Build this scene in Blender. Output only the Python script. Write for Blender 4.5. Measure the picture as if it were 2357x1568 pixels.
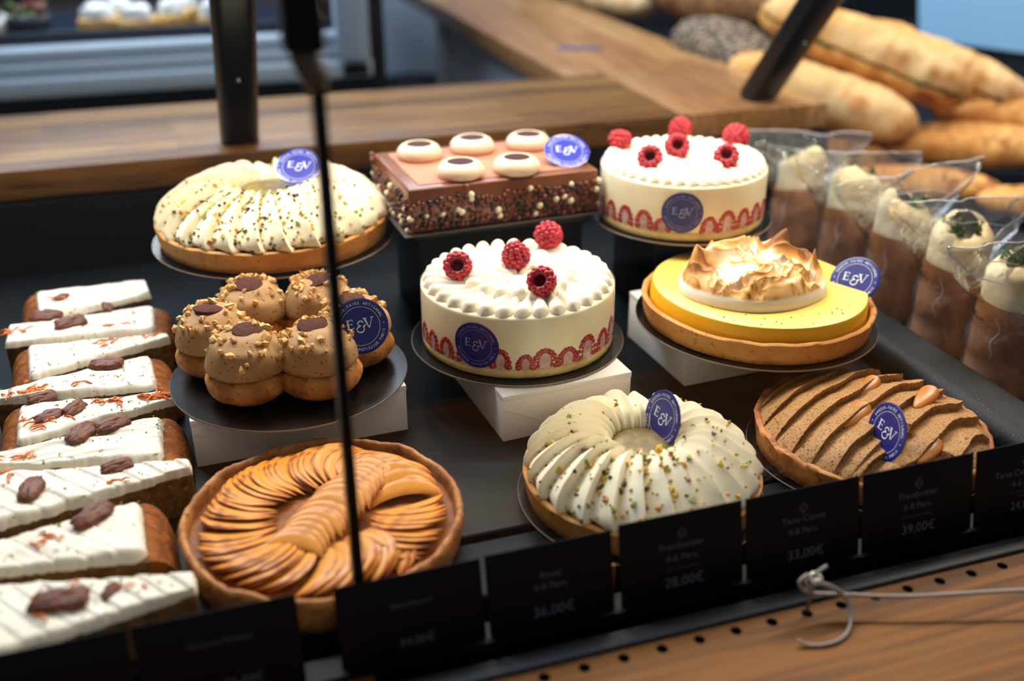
import bpy, bmesh, math, random
from math import sin, cos, pi, radians as rad
from mathutils import Vector, Matrix, noise, Euler

for o in list(bpy.data.objects):
    bpy.data.objects.remove(o, do_unlink=True)
SC = bpy.context.scene
COL = SC.collection
random.seed(7)

# ------------------------------------------------------------------ camera
cd = bpy.data.cameras.new('camera')
cam = bpy.data.objects.new('camera', cd)
COL.objects.link(cam)
cam.location = (0, 0, .524)
cam.rotation_euler = (rad(90 - 26.1), 0, rad(-18.25))
cd.sensor_width = 36
cd.lens = 36.245
cd.clip_start = .02
cd.dof.use_dof = True
cd.dof.focus_distance = .965
cd.dof.aperture_fstop = 2.2
SC.camera = cam

# ------------------------------------------------------------------ light
W = bpy.data.worlds.new('world')
SC.world = W
W.use_nodes = True
bgn = W.node_tree.nodes['Background']
bgn.inputs[0].default_value = (.70, .82, 1.0, 1)
bgn.inputs[1].default_value = .10


def area(name, loc, target, sx, sy, power, col):
    l = bpy.data.lights.new(name, 'AREA')
    l.shape = 'RECTANGLE'
    l.size = sx
    l.size_y = sy
    l.energy = power
    l.color = col
    o = bpy.data.objects.new(name, l)
    COL.objects.link(o)
    o.location = loc
    d = Vector(target) - Vector(loc)
    o.rotation_euler = d.to_track_quat('-Z', 'Y').to_euler()
    return o


area('case_light', (.38, 1.075, .588), (.36, 1.0, 0), 1.5, .03, 11.5, (1, .87, .70))
area('ceiling_spot_light', (.9, 2.0, 1.55), (.7, 1.45, .1), .35, .35, 13, (1, .86, .70))
area('bread_light', (1.9, 1.5, 1.3), (1.45, 1.6, .1), .5, .4, 16, (1, .88, .74))
area('panel_fill_light', (-.3, 2.2, 1.9), (1.7, 1.75, .1), 1.2, .9, 62, (.62, .80, 1.0))  # unseen lamp added to brighten the blue panel and bread, not a window
area('fridge_light', (.0, 2.50, .60), (.0, 2.50, 0), .8, .06, 8, (.85, .93, 1.0))
area('back_room_fill', (.75, 3.4, 2.0), (.75, 3.4, 0), .8, .8, 38, (.74, .86, 1.0))  # unseen fill lamp added to lift the dark gap beside the fridge
area('shop_front_light', (.2, -.5, 1.9), (.5, .8, 0), 1.0, 1.0, 4.5, (1, .85, .68))
area('staff_side_fill', (-.5, 2.6, .95), (.7, 2.45, -.1), .8, .3, 9, (.70, .84, 1.0))  # unseen fill lamp added to brighten the grey base panel

SC.view_settings.view_transform = 'Standard'
SC.view_settings.look = 'None'
SC.view_settings.gamma = 1
SC.view_settings.use_curve_mapping = False
SC.view_settings.exposure = 0.0


# ------------------------------------------------------------------ materials
def lin(h):
    if isinstance(h, str):
        h = [int(h[i:i + 2], 16) / 255 for i in (0, 2, 4)]
    return tuple(((c / 12.92) if c <= .04045 else ((c + .055) / 1.055) ** 2.4) for c in h) + (1,)


def M(name, col, rough=.5, col2=None, scale=60, detail=4, ramp=(.4, .6), bump=0, bscale=200, sss=0, spec=.5,
      metal=0, coat=0, stretch=(1, 1, 1), dist=0, col3=None, s3=400, r3=(.62, .7)):
    m = bpy.data.materials.new(name)
    m.use_nodes = True
    nt = m.node_tree
    b = nt.nodes['Principled BSDF']
    b.inputs['Roughness'].default_value = rough
    b.inputs['Base Color'].default_value = lin(col)
    b.inputs['Metallic'].default_value = metal
    b.inputs['Specular IOR Level'].default_value = spec
    b.inputs['Coat Weight'].default_value = coat
    b.inputs['Coat Roughness'].default_value = .15
    if sss:
        b.inputs['Subsurface Weight'].default_value = sss
        b.inputs['Subsurface Radius'].default_value = (1, .75, .5)
        b.inputs['Subsurface Scale'].default_value = .004
    tc = nt.nodes.new('ShaderNodeTexCoord')
    mp = nt.nodes.new('ShaderNodeMapping')
    mp.inputs['Scale'].default_value = stretch
    nt.links.new(tc.outputs['Object'], mp.inputs['Vector'])
    out = None
    if col2:
        n = nt.nodes.new('ShaderNodeTexNoise')
        n.inputs['Scale'].default_value = scale
        n.inputs['Detail'].default_value = detail
        n.inputs['Distortion'].default_value = dist
        nt.links.new(mp.outputs[0], n.inputs['Vector'])
        r = nt.nodes.new('ShaderNodeValToRGB')
        r.color_ramp.elements[0].position = ramp[0]
        r.color_ramp.elements[1].position = ramp[1]
        r.color_ramp.elements[0].color = lin(col)
        r.color_ramp.elements[1].color = lin(col2)
        nt.links.new(n.outputs['Fac'], r.inputs['Fac'])
        out = r.outputs['Color']
    if col3:
        n = nt.nodes.new('ShaderNodeTexNoise')
        n.inputs['Scale'].default_value = s3
        n.inputs['Detail'].default_value = 2
        nt.links.new(mp.outputs[0], n.inputs['Vector'])
        r = nt.nodes.new('ShaderNodeMapRange')
        r.inputs['From Min'].default_value = r3[0]
        r.inputs['From Max'].default_value = r3[1]
        nt.links.new(n.outputs['Fac'], r.inputs['Value'])
        mx = nt.nodes.new('ShaderNodeMix')
        mx.data_type = 'RGBA'
        nt.links.new(r.outputs['Result'], mx.inputs[0])
        if out:
            nt.links.new(out, mx.inputs[6])
        else:
            mx.inputs[6].default_value = lin(col)
        mx.inputs[7].default_value = lin(col3)
        out = mx.outputs[2]
    if out:
        nt.links.new(out, b.inputs['Base Color'])
    if bump:
        n = nt.nodes.new('ShaderNodeTexNoise')
        n.inputs['Scale'].default_value = bscale
        n.inputs['Detail'].default_value = 4
        nt.links.new(mp.outputs[0], n.inputs['Vector'])
        bp = nt.nodes.new('ShaderNodeBump')
        bp.inputs['Strength'].default_value = 1
        bp.inputs['Distance'].default_value = bump
        nt.links.new(n.outputs['Fac'], bp.inputs['Height'])
        nt.links.new(bp.outputs[0], b.inputs['Normal'])
    return m


def wood(name, c1, c2, c3, along='X', stave=(.42, .045), rough=.35, grain='3a2210', gscale=1.0):
    m = bpy.data.materials.new(name)
    m.use_nodes = True
    nt = m.node_tree
    L = nt.links.new
    b = nt.nodes['Principled BSDF']
    b.inputs['Roughness'].default_value = rough
    b.inputs['Specular IOR Level'].default_value = .28
    tc = nt.nodes.new('ShaderNodeTexCoord')
    mp = nt.nodes.new('ShaderNodeMapping')
    if along == 'Y':
        mp.inputs['Rotation'].default_value = (0, 0, rad(90))
    L(tc.outputs['Object'], mp.inputs['Vector'])
    br = nt.nodes.new('ShaderNodeTexBrick')
    br.offset = .37
    br.inputs['Scale'].default_value = 1
    br.inputs['Brick Width'].default_value = stave[0]
    br.inputs['Row Height'].default_value = stave[1]
    br.inputs['Mortar Size'].default_value = .0006
    br.inputs['Color1'].default_value = (0, 0, 0, 1)
    br.inputs['Color2'].default_value = (1, 1, 1, 1)
    br.inputs['Mortar'].default_value = (.2, .2, .2, 1)
    L(mp.outputs[0], br.inputs['Vector'])
    rp = nt.nodes.new('ShaderNodeValToRGB')
    rp.color_ramp.elements[0].color = lin(c1)
    rp.color_ramp.elements[1].color = lin(c3)
    e = rp.color_ramp.elements.new(.5)
    e.color = lin(c2)
    L(br.outputs['Color'], rp.inputs['Fac'])
    m2 = nt.nodes.new('ShaderNodeMapping')
    m2.inputs['Scale'].default_value = (6 * gscale, 130 * gscale, 60 * gscale)
    L(mp.outputs[0], m2.inputs['Vector'])
    n = nt.nodes.new('ShaderNodeTexNoise')
    n.inputs['Scale'].default_value = 1
    n.inputs['Detail'].default_value = 6
    n.inputs['Distortion'].default_value = .6
    L(m2.outputs[0], n.inputs['Vector'])
    mr = nt.nodes.new('ShaderNodeMapRange')
    mr.inputs['From Min'].default_value = .42
    mr.inputs['From Max'].default_value = .70
    mr.inputs['To Max'].default_value = .9
    L(n.outputs['Fac'], mr.inputs['Value'])
    mx = nt.nodes.new('ShaderNodeMix')
    mx.data_type = 'RGBA'
    L(mr.outputs['Result'], mx.inputs[0])
    L(rp.outputs['Color'], mx.inputs[6])
    mx.inputs[7].default_value = lin(grain)
    L(mx.outputs[2], b.inputs['Base Color'])
    bp = nt.nodes.new('ShaderNodeBump')
    bp.inputs['Distance'].default_value = .0004
    L(n.outputs['Fac'], bp.inputs['Height'])
    L(bp.outputs[0], b.inputs['Normal'])
    return m


def clear(name, ior=1.45, rough=.02, tint=(1, 1, 1, 1), haze=0, hcol=(.8, .85, .9, 1), bump=0, bscale=60, gain=1.0):
    m = bpy.data.materials.new(name)
    m.use_nodes = True
    nt = m.node_tree
    nt.nodes.remove(nt.nodes['Principled BSDF'])
    L = nt.links.new
    t = nt.nodes.new('ShaderNodeBsdfTransparent')
    t.inputs[0].default_value = tint
    g = nt.nodes.new('ShaderNodeBsdfGlossy')
    g.inputs['Roughness'].default_value = rough
    f0 = ((ior - 1) / (ior + 1)) ** 2
    fr = nt.nodes.new('ShaderNodeLayerWeight')
    fr.inputs['Blend'].default_value = .5
    pw = nt.nodes.new('ShaderNodeMath')
    pw.operation = 'POWER'
    pw.inputs[1].default_value = 5
    L(fr.outputs['Facing'], pw.inputs[0])
    sch = nt.nodes.new('ShaderNodeMath')
    sch.operation = 'MULTIPLY_ADD'
    sch.inputs[1].default_value = 1 - f0
    sch.inputs[2].default_value = f0
    L(pw.outputs[0], sch.inputs[0])
    if bump:
        tc = nt.nodes.new('ShaderNodeTexCoord')
        n = nt.nodes.new('ShaderNodeTexNoise')
        n.inputs['Scale'].default_value = bscale
        n.inputs['Detail'].default_value = 3
        n.inputs['Distortion'].default_value = 1.5
        L(tc.outputs['Object'], n.inputs['Vector'])
        bp = nt.nodes.new('ShaderNodeBump')
        bp.inputs['Distance'].default_value = bump
        L(n.outputs['Fac'], bp.inputs['Height'])
        L(bp.outputs[0], g.inputs['Normal'])
        L(bp.outputs[0], fr.inputs['Normal'])
    base = t.outputs[0]
    if haze:
        d = nt.nodes.new('ShaderNodeBsdfDiffuse')
        d.inputs[0].default_value = hcol
        mh = nt.nodes.new('ShaderNodeMixShader')
        mh.inputs[0].default_value = haze
        L(base, mh.inputs[1])
        L(d.outputs[0], mh.inputs[2])
        base = mh.outputs[0]
    mu = nt.nodes.new('ShaderNodeMath')
    mu.operation = 'MULTIPLY'
    mu.inputs[1].default_value = gain
    L(sch.outputs[0], mu.inputs[0])
    mx = nt.nodes.new('ShaderNodeMixShader')
    L(mu.outputs[0], mx.inputs[0])
    L(base, mx.inputs[1])
    L(g.outputs[0], mx.inputs[2])
    L(mx.outputs[0], nt.nodes['Material Output'].inputs[0])
    return m


def vcol(name, stops, rough=.5, sss=0, spec=.5, coat=0, bump=0, bscale=200, nscale=0):
    """colour ramp driven by the 'tone' point attribute (baked-in browning of the food)"""
    m = M(name, stops[0][1], rough, sss=sss, spec=spec, coat=coat, bump=bump, bscale=bscale)
    nt = m.node_tree
    a = nt.nodes.new('ShaderNodeAttribute')
    a.attribute_name = 'tone'
    r = nt.nodes.new('ShaderNodeValToRGB')
    els = r.color_ramp.elements
    els[0].position, els[0].color = stops[0][0], lin(stops[0][1])
    els[1].position, els[1].color = stops[-1][0], lin(stops[-1][1])
    for p, c in stops[1:-1]:
        e = els.new(p)
        e.color = lin(c)
    nt.links.new(a.outputs['Fac'], r.inputs['Fac'])
    nt.links.new(r.outputs['Color'], nt.nodes['Principled BSDF'].inputs['Base Color'])
    return m


m_tray = M('tray_metal', '0f1418', .5, '0c1013', 8, bump=.00003, bscale=900, spec=.12)
m_black = M('black_metal', '070708', .35, spec=.35)
m_blackm = M('matt_black', '040405', .6, spec=.2)
m_post = M('black_post_paint', '060607', .3, spec=.3)
m_rail = M('speckled_grey', '131b20', .5, '0f161a', 40, col3='8fa0a8', s3=1100, r3=(.70, .75), spec=.12)
m_lip = M('grey_steel', '34363a', .5, spec=.4)
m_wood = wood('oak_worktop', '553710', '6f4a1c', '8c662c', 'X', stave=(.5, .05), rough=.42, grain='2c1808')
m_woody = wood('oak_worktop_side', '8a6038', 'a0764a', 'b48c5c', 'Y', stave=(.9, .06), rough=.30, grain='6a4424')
m_woodf = wood('oak_front_ledge', '83501a', '8c581e', '945e22', 'X', stave=(3, .3), rough=.6, grain='40220a', gscale=.7)
m_hole = M('dark_hole', '0a0604', .8)
m_paint = M('grey_panel_paint', 'a3adb8', .6, spec=.3)
m_wall = M('wall_paint', '8894a0', .8, '7e8a96', 3)
m_floor = M('dark_floor', '17171a', .5)
m_glass = clear('case_glass', 1.45, .0)
m_card = M('white_card', 'eeeae4', .55, spec=.4)
m_board = M('black_cake_board', '0c0b0b', .22, bump=.00006, bscale=500, spec=.6)
m_bedge = M('board_edge', '8c7a68', .6)
m_cream = M('vanilla_cream', 'f6efdc', .5, 'f2e9d2', 20, bump=.00012, bscale=700, sss=.25, spec=.35, col3='8a7a62', s3=900, r3=(.765, .79))
m_creamp = M('piped_pistachio_cream', 'f3ebd0', .5, 'f0e6c8', 30, bump=.00015, bscale=500, sss=.25, spec=.35)
m_mousse = M('pale_mousse', 'f0e6c4', .4, 'eadfba', 25, sss=.2, spec=.4, col3='8a7a5a', s3=1000, r3=(.76, .79))
m_sponge = M('sponge_base', 'd8c183', .75, 'b98f3e', 55, bump=.0008, bscale=260, ramp=(.45, .75))
m_crust = M('tart_crust', 'cf9650', .62, 'b87a34', 24, bump=.0005, bscale=220, ramp=(.4, .62), spec=.3, col3='a8692a', s3=160, r3=(.6, .72))
m_crustd = M('brown_tart_crust', 'b87c40', .6, '95592a', 30, bump=.0009, bscale=160, spec=.35, col3='7e4520', s3=120, r3=(.55, .7))
m_rasp = M('raspberry_skin', 'c02a36', .4, '9c1826', 120, sss=.2, spec=.4)
m_raspin = M('raspberry_hollow', '8a0f1c', .5)
m_raspcut = M('cut_raspberry', 'a52026', .25, 'c24a34', 260, ramp=(.5, .65), spec=.6)
m_raspcore = M('cut_raspberry_core', 'b08a86', .35, 'c9a9a4', 120)
m_film = clear('acetate', 1.4, .06, haze=.0, gain=.7)
m_blue = M('navy_sticker', '101a74', .38, spec=.5)
m_blueg = M('glossy_blue_chocolate', '2a34a8', .22, spec=.8, coat=.6)
m_print = M('white_print', 'd8dede', .45)
m_printd = M('pale_print', '8f97b8', .45)
m_lemon = M('lemon_curd', 'f2b014', .3, 'f4b81e', 8, sss=.15, spec=.5)
m_lemont = M('lemon_glaze_top', 'f8c854', .36, 'facd5e', 8, sss=.1, spec=.5)
m_mering = vcol('torched_meringue', [(0, 'f0ebe0'), (.42, 'eee2cc'), (.58, 'e6b872'), (.78, 'c98a40'), (1, '8a5422')], .55, sss=.2, spec=.3)
m_choux = M('choux_pastry', 'c88a42', .55, 'a4662a', 60, bump=.0007, bscale=150, ramp=(.42, .6), spec=.35, col3='8d501c', s3=150, r3=(.58, .68))
m_praline = M('praline_cream', 'b08a5c', .65, 'a47e50', 30, bump=.0002, bscale=400, spec=.25, sss=.1, col3='5c3020', s3=330, r3=(.64, .69))
m_choc = M('chocolate', '55342a', .85, '4a2a20', 300, spec=.12)
m_chocm = M('milk_chocolate_velvet', 'b87a5c', .55, 'a87058', 10, spec=.25, bump=.00004, bscale=900)
m_chocg = M('milk_chocolate_side', '774221', .3, '6a3a1c', 30, spec=.5)
m_pearlw = M('white_chocolate_pearl', 'eadfbc', .3, spec=.5)
m_pearlm = M('milk_chocolate_pearl', '6c3420', .28, spec=.5)
m_pearld = M('dark_chocolate_pearl', '25120e', .28, spec=.5)
m_ganw = M('white_ganache', 'e6cfb4', .35, 'dcc2a4', 20, sss=.15)
m_gand = M('dark_ganache', '4a2616', .08, spec=.7)
m_nut = M('roasted_hazelnut', 'e4bb7c', .5, 'd09a52', 160, spec=.35)
m_pist = M('pistachio_paste', '7c6a26', .4, '5e4c16', 90, spec=.4)
m_cg = M('pistachio_green', '8a9430', .6)
m_cy = M('pistachio_yellow', 'd2aa34', .6)
m_cd = M('pistachio_skin', '4a3626', .6)
m_co = M('orange_crumb', 'c8842c', .6)
m_coffee = M('coffee_cream', 'a57b4a', .6, '9d7342', 20, bump=.0002, bscale=300, spec=.25, col3='4c2210', s3=1, r3=(.57, .63))
m_caramel = M('soft_caramel', 'b06a22', .32, spec=.45, sss=.2)
m_apple = vcol('glazed_apple', [(0, 'e09a38'), (.5, 'd88a2a'), (.75, 'b4601a'), (1, '6e3010')], .42, spec=.3, coat=.06, bump=.0003, bscale=120)
m_compote = M('apple_compote', '9a5c20', .5, '7c4216', 60, bump=.001, bscale=90, spec=.2)
m_frost = M('cream_cheese_frosting', 'e8e1cf', .5, 'e0d8c4', 20, bump=.0002, bscale=200, sss=.25, spec=.4)
m_crumb = M('carrot_sponge', '7a5420', .85, '523610', 110, bump=.001, bscale=300, ramp=(.35, .65), col3='9c7022', s3=260, r3=(.6, .7))
m_crustb = M('baked_sponge_crust', '8a4c18', .8, '6a360e', 90, bump=.0008, bscale=350, spec=.2, col3='a8682a', s3=200, r3=(.6, .7))
m_pecan = vcol('pecan', [(0, '7c4c30'), (.45, '6a3a26'), (1, '3c1c14')], .5, spec=.3, bump=.0003, bscale=200)
m_carrot = M('carrot_shred', 'ea7a22', .4, 'd86414', 100)
m_zest = M('lime_zest', '9aa83a', .5, '6f8626', 200)
m_kraft = M('kraft_paper', 'a86c38', .65, '8e5628', 30, bump=.0006, bscale=40)
m_tort = M('tortilla', 'dccdA6', .6, 'cdb98a', 40, bump=.0006, bscale=70, col3='b08a54', s3=90, r3=(.66, .74))
m_green = M('salad_leaf', '4c6b2a', .5, '2f4a1c', 60)
m_cello = clear('cellophane', 1.5, .08, haze=.05, bump=.006, bscale=30, gain=4.0)
m_celle = clear('cellophane_edge_glint', 1.5, .1, haze=.5, gain=4.0)  # strong haze puts the bright line of edges and creases into the colour
m_bread = M('baguette_crust', 'd6a058', .6, 'e4c088', 10, bump=.0010, bscale=60, ramp=(.35, .65), col3='bd7c38', s3=18, r3=(.55, .72), spec=.3)
m_bread2 = M('golden_roll_crust', 'c4843c', .6, 'd9a258', 20, bump=.0012, bscale=70, col3='96561e', s3=30, r3=(.55, .68), spec=.3)
m_seed = M('seeded_crust', '1e1510', .8, '9c8468', 110, bump=.004, bscale=120, ramp=(.47, .58))
m_seed2 = M('rustic_crust', '6a4222', .8, 'b07a44', 90, bump=.003, bscale=110, ramp=(.42, .62))
m_flour = M('floured_crust', 'c9a068', .8, 'e0c496', 40, bump=.001, bscale=80)
m_ham = M('pink_filling', 'cf8a70', .5)
m_bluep = M('light_blue_panel', 'a2d8ff', .45, spec=.3)
m_navy = M('navy_panel', '0a1220', .5)
m_slate = M('slate_frame', '3c4652', .45)
m_fframe = M('fridge_frame', '8fa2b4', .45)
m_fdark = M('fridge_shelf_blue', '0c2035', .35)
m_tag = M('black_price_card', '100d10', .5, spec=.25)
m_tagt = M('chalk_print', '5c6478', .7)
m_steel = M('zinc_screw', '8a9096', .3, metal=.8)
m_tie = M('clear_nylon_strap', 'a39a94', .35, sss=.2)
m_reflection = M('orange_reflection', 'c08038', .6)  # orange of a reflection put into the strip's colour
m_lamp = M('lamp_diffuser', 'f0ead8', .5)
m_bin = M('grey_bin', '3b4046', .5)


# ------------------------------------------------------------------ object helpers
def link(name, me, mats, parent=None, smooth=True, loc=None, rot=None):
    me.name = name
    for m in (mats if isinstance(mats, (list, tuple)) else [mats]):
        me.materials.append(m)
    if smooth is True:
        me.polygons.foreach_set('use_smooth', [True] * len(me.polygons))
    o = bpy.data.objects.new(name, me)
    COL.objects.link(o)
    if parent:
        o.parent = parent
    if loc is not None:
        o.location = loc
    if rot is not None:
        o.rotation_euler = rot
    if isinstance(smooth, (int, float)) and smooth is not True and smooth is not False:
        me.shade_auto = True if hasattr(me, 'shade_auto') else None
    return o


class MB:
    """collects geometry; build() makes ONE mesh object"""

    def __init__(s):
        s.v = []
        s.f = []
        s.m = []
        s.t = []

    def add(s, vs, fs, mi=0, mat=None, tone=None):
        k = len(s.v)
        if mat is not None:
            vs = [mat @ Vector(v) for v in vs]
        s.v += [tuple(v) for v in vs]
        s.f += [tuple(i + k for i in f) for f in fs]
        s.m += [mi] * len(fs)
        s.t += (tone if tone is not None else [0.0] * len(vs))
        return s

    def box(s, x0, x1, y0, y1, z0, z1, mi=0, mat=None):
        vs = [(x, y, z) for x in (x0, x1) for y in (y0, y1) for z in (z0, z1)]
        fs = [(0, 1, 3, 2), (4, 6, 7, 5), (0, 4, 5, 1), (2, 3, 7, 6), (0, 2, 6, 4), (1, 5, 7, 3)]
        return s.add(vs, fs, mi, mat)

    def rbox(s, x0, x1, y0, y1, z0, z1, bev=.002, seg=3, mi=0, mat=None):
        b = bmesh.new()
        bmesh.ops.create_cube(b, size=1)
        for v in b.verts:
            v.co = Vector(((x0 + x1) / 2 + v.co.x * (x1 - x0), (y0 + y1) / 2 + v.co.y * (y1 - y0), (z0 + z1) / 2 + v.co.z * (z1 - z0)))
        bmesh.ops.bevel(b, geom=b.edges[:], offset=bev, segments=seg, affect='EDGES', profile=.5)
        b.verts.index_update()
        vs = [v.co.copy() for v in b.verts]
        fs = [[v.index for v in f.verts] for f in b.faces]
        b.free()
        return s.add(vs, fs, mi, mat)

    def grid(s, fn, nu, nv, cu=False, cv=False, mi=0, mat=None, tone=None, mif=None):
        vs, tn = [], []
        for i in range(nu):
            for j in range(nv):
                p = fn(i / (nu if cu else nu - 1), j / (nv if cv else nv - 1))
                vs.append(p)
                if tone:
                    tn.append(tone(p, i / (nu if cu else nu - 1), j / (nv if cv else nv - 1)))
        k = len(s.v)
        fs = []
        for i in range(nu if cu else nu - 1):
            for j in range(nv if cv else nv - 1):
                a, b_ = i, (i + 1) % nu
                c, d = j, (j + 1) % nv
                fs.append((a * nv + c, b_ * nv + c, b_ * nv + d, a * nv + d))
        s.add(vs, fs, mi, mat, tn if tone else None)
        return s

    def lathe(s, prof, n=64, mi=0, mat=None, rf=None, zf=None):
        def fn(u, v):
            i = int(round(v * (len(prof) - 1)))
            r, z = prof[i]
            a = u * 2 * pi
            if rf:
                r = rf(r, z, a)
            if zf:
                z = zf(r, z, a)
            return (r * cos(a), r * sin(a), z)
        return s.grid(fn, n, len(prof), cu=True, mi=mi, mat=mat)

    def tube(s, pts, r, n=8, mi=0, mat=None, cap=True):
        pts = [Vector(p) for p in pts]
        rr = r if isinstance(r, (list, tuple)) else [r] * len(pts)
        vs = []
        up = Vector((0, 0, 1))
        t0 = (pts[1] - pts[0]).normalized()
        if abs(t0.z) > .9:
            up = Vector((1, 0, 0))
        for i, p in enumerate(pts):
            t = (pts[min(i + 1, len(pts) - 1)] - pts[max(i - 1, 0)]).normalized()
            a = t.cross(up)
            a.normalize()
            b_ = a.cross(t)
            up = b_
            for k in range(n):
                w = 2 * pi * k / n
                vs.append(p + (a * cos(w) + b_ * sin(w)) * rr[i])
        fs = []
        for i in range(len(pts) - 1):
            for k in range(n):
                fs.append((i * n + k, i * n + (k + 1) % n, (i + 1) * n + (k + 1) % n, (i + 1) * n + k))
        if cap:
            fs.append(tuple(range(n))[::-1])
            fs.append(tuple((len(pts) - 1) * n + k for k in range(n)))
        return s.add(vs, fs, mi, mat)

    def ball(s, c, r, mi=0, sub=2, sq=(1, 1, 1), mat=None, jit=0):
        b = bmesh.new()
        bmesh.ops.create_icosphere(b, subdivisions=sub, radius=1)
        b.verts.index_update()
        off = random.random() * 100
        vs = []
        for v in b.verts:
            q = v.co.copy()
            if jit:
                q *= 1 + jit * noise.noise(q * 1.7 + Vector((off, 0, 0)))
            q = Vector((q.x * r * sq[0], q.y * r * sq[1], q.z * r * sq[2]))
            if mat is not None:
                q = mat @ q
            vs.append(q + Vector(c))
        fs = [[v.index for v in f.verts] for f in b.faces]
        b.free()
        return s.add(vs, fs, mi)

    def chunk(s, c, r, mi=0):
        """small irregular angular crumb"""
        e = Euler((random.random() * 6, random.random() * 6, random.random() * 6)).to_matrix()
        base = [(1, 0, -.4), (-.5, .86, -.4), (-.5, -.86, -.4), (.2, .3, .9), (-.6, -.1, .7), (.5, -.6, .5)]
        vs = [e @ (Vector(q) * r * random.uniform(.65, 1.2)) + Vector(c) for q in base]
        fs = [(0, 2, 1), (0, 1, 3), (1, 4, 3), (1, 2, 4), (2, 5, 4), (0, 5, 2), (0, 3, 5), (3, 4, 5)]
        return s.add(vs, fs, mi)

    def disc(s, c, r, z, n=64, mi=0):
        vs = [(c[0] + r * cos(2 * pi * k / n), c[1] + r * sin(2 * pi * k / n), z) for k in range(n)]
        return s.add(vs, [tuple(range(n))], mi)

    def prism(s, poly, z0, z1, mi=0, mat=None, mtop=None):
        n = len(poly)
        vs = [(x, y, z0) for x, y in poly] + [(x, y, z1) for x, y in poly]
        s.add(vs, [(i, (i + 1) % n, n + (i + 1) % n, n + i) for i in range(n)] + [tuple(range(n))[::-1]], mi, mat)
        s.add(vs[n:], [tuple(range(n))], mi if mtop is None else mtop, mat)
        return s

    def build(s, name, mats, parent=None, smooth=True, loc=None, rot=None, angle=None):
        me = bpy.data.meshes.new(name)
        me.from_pydata(s.v, [], s.f)
        me.polygons.foreach_set('material_index', s.m)
        if any(s.t):
            at = me.attributes.new('tone', 'FLOAT', 'POINT')
            at.data.foreach_set('value', s.t)
        o = link(name, me, mats, parent, bool(smooth), loc, rot)
        if smooth and angle:
            me.set_sharp_from_angle(angle=rad(angle))
        return o


def tag(o, label=None, cat=None, group=None, kind=None):
    if label:
        o['label'] = label
    if cat:
        o['category'] = cat
    if group:
        o['group'] = group
    if kind:
        o['kind'] = kind
    return o


def thing(name, label, cat, loc=(0, 0, 0), rot=(0, 0, 0), group=None):
    o = bpy.data.objects.new(name, None)
    COL.objects.link(o)
    o.empty_display_size = .02
    o.location = loc
    o.rotation_euler = rot
    return tag(o, label, cat, group)


def kids(o):
    return [c for c in COL.objects if c.parent == o]


def fbm(p, s=1.0, o=3):
    return noise.fractal(Vector(p) * s, 1.0, 2.0, o)


def lerp(a, b, t):
    return a + (b - a) * t


def spline(pts, n):
    """Catmull-Rom through 2-D or 3-D points"""
    P = [Vector(p) for p in pts]
    P = [P[0] * 2 - P[1]] + P + [P[-1] * 2 - P[-2]]
    out = []
    m = len(P) - 3
    for i in range(n):
        t = i / (n - 1) * m
        k = min(int(t), m - 1)
        f = t - k
        a, b, c, d = P[k:k + 4]
        out.append(.5 * ((2 * b) + (c - a) * f + (2 * a - 5 * b + 4 * c - d) * f * f + (3 * b - a - 3 * c + d) * f ** 3))
    return out


CAM = Vector((0, 0, .524))


def face_rot(pos, elev=None, yaw=0, roll=0):
    """rotation whose local +Z points at elevation `elev` towards the customer side (+yaw), local Y up"""
    d = (CAM - Vector(pos)).normalized()
    az = math.atan2(d.y, d.x) + rad(yaw)
    el = math.asin(d.z) if elev is None else rad(elev)
    n = Vector((cos(el) * cos(az), cos(el) * sin(az), sin(el)))
    x = Vector((-sin(az), cos(az), 0))
    y = n.cross(x)
    m = Matrix((x, y, n)).transposed()
    return (m @ Matrix.Rotation(rad(roll), 3, 'Z')).to_euler()


# ------------------------------------------------------------------ lettering
_gc = {}


def glyph(txt):
    if txt in _gc:
        return _gc[txt]
    cu = bpy.data.curves.new('g', 'FONT')
    cu.body = txt
    cu.size = 1
    cu.resolution_u = 3
    o = bpy.data.objects.new('g', cu)
    COL.objects.link(o)
    dg = bpy.context.evaluated_depsgraph_get()
    me = bpy.data.meshes.new_from_object(o.evaluated_get(dg))
    vs = [v.co.copy() for v in me.vertices]
    fs = [list(p.vertices) for p in me.polygons]
    w = max([v.x for v in vs], default=.3) if vs else .3
    x0 = min([v.x for v in vs], default=0) if vs else 0
    bpy.data.objects.remove(o, do_unlink=True)
    bpy.data.curves.remove(cu)
    bpy.data.meshes.remove(me)
    _gc[txt] = (vs, fs, x0, w)
    return _gc[txt]


def text(mb, txt, cx, y, size, z=0, mi=0, mat=None, maxw=None):
    vs, fs, x0, w = glyph(txt)
    if not vs:
        return
    sx = size
    if maxw and (w - x0) * size > maxw:
        sx = maxw / (w - x0)
    q = [Vector(((v.x - (x0 + w) / 2) * sx + cx, v.y * size + y, z)) for v in vs]
    mb.add(q, fs, mi, mat)


def rect(mb, x0, x1, y0, y1, z, mi):
    mb.add([(x0, y0, z), (x1, y0, z), (x1, y1, z), (x0, y1, z)], [(0, 1, 2, 3)], mi)


def ribbon(mb, pts, ws, z, mi):
    vs = []
    P = [Vector((p[0], p[1])) for p in pts]
    for i, p in enumerate(P):
        t = (P[min(i + 1, len(P) - 1)] - P[max(i - 1, 0)]).normalized()
        n = Vector((-t.y, t.x)) * ws[i] / 2
        vs += [(p.x + n.x, p.y + n.y, z), (p.x - n.x, p.y - n.y, z)]
    mb.add(vs, [(2 * i, 2 * i + 1, 2 * i + 3, 2 * i + 2) for i in range(len(P) - 1)], mi)


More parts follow.
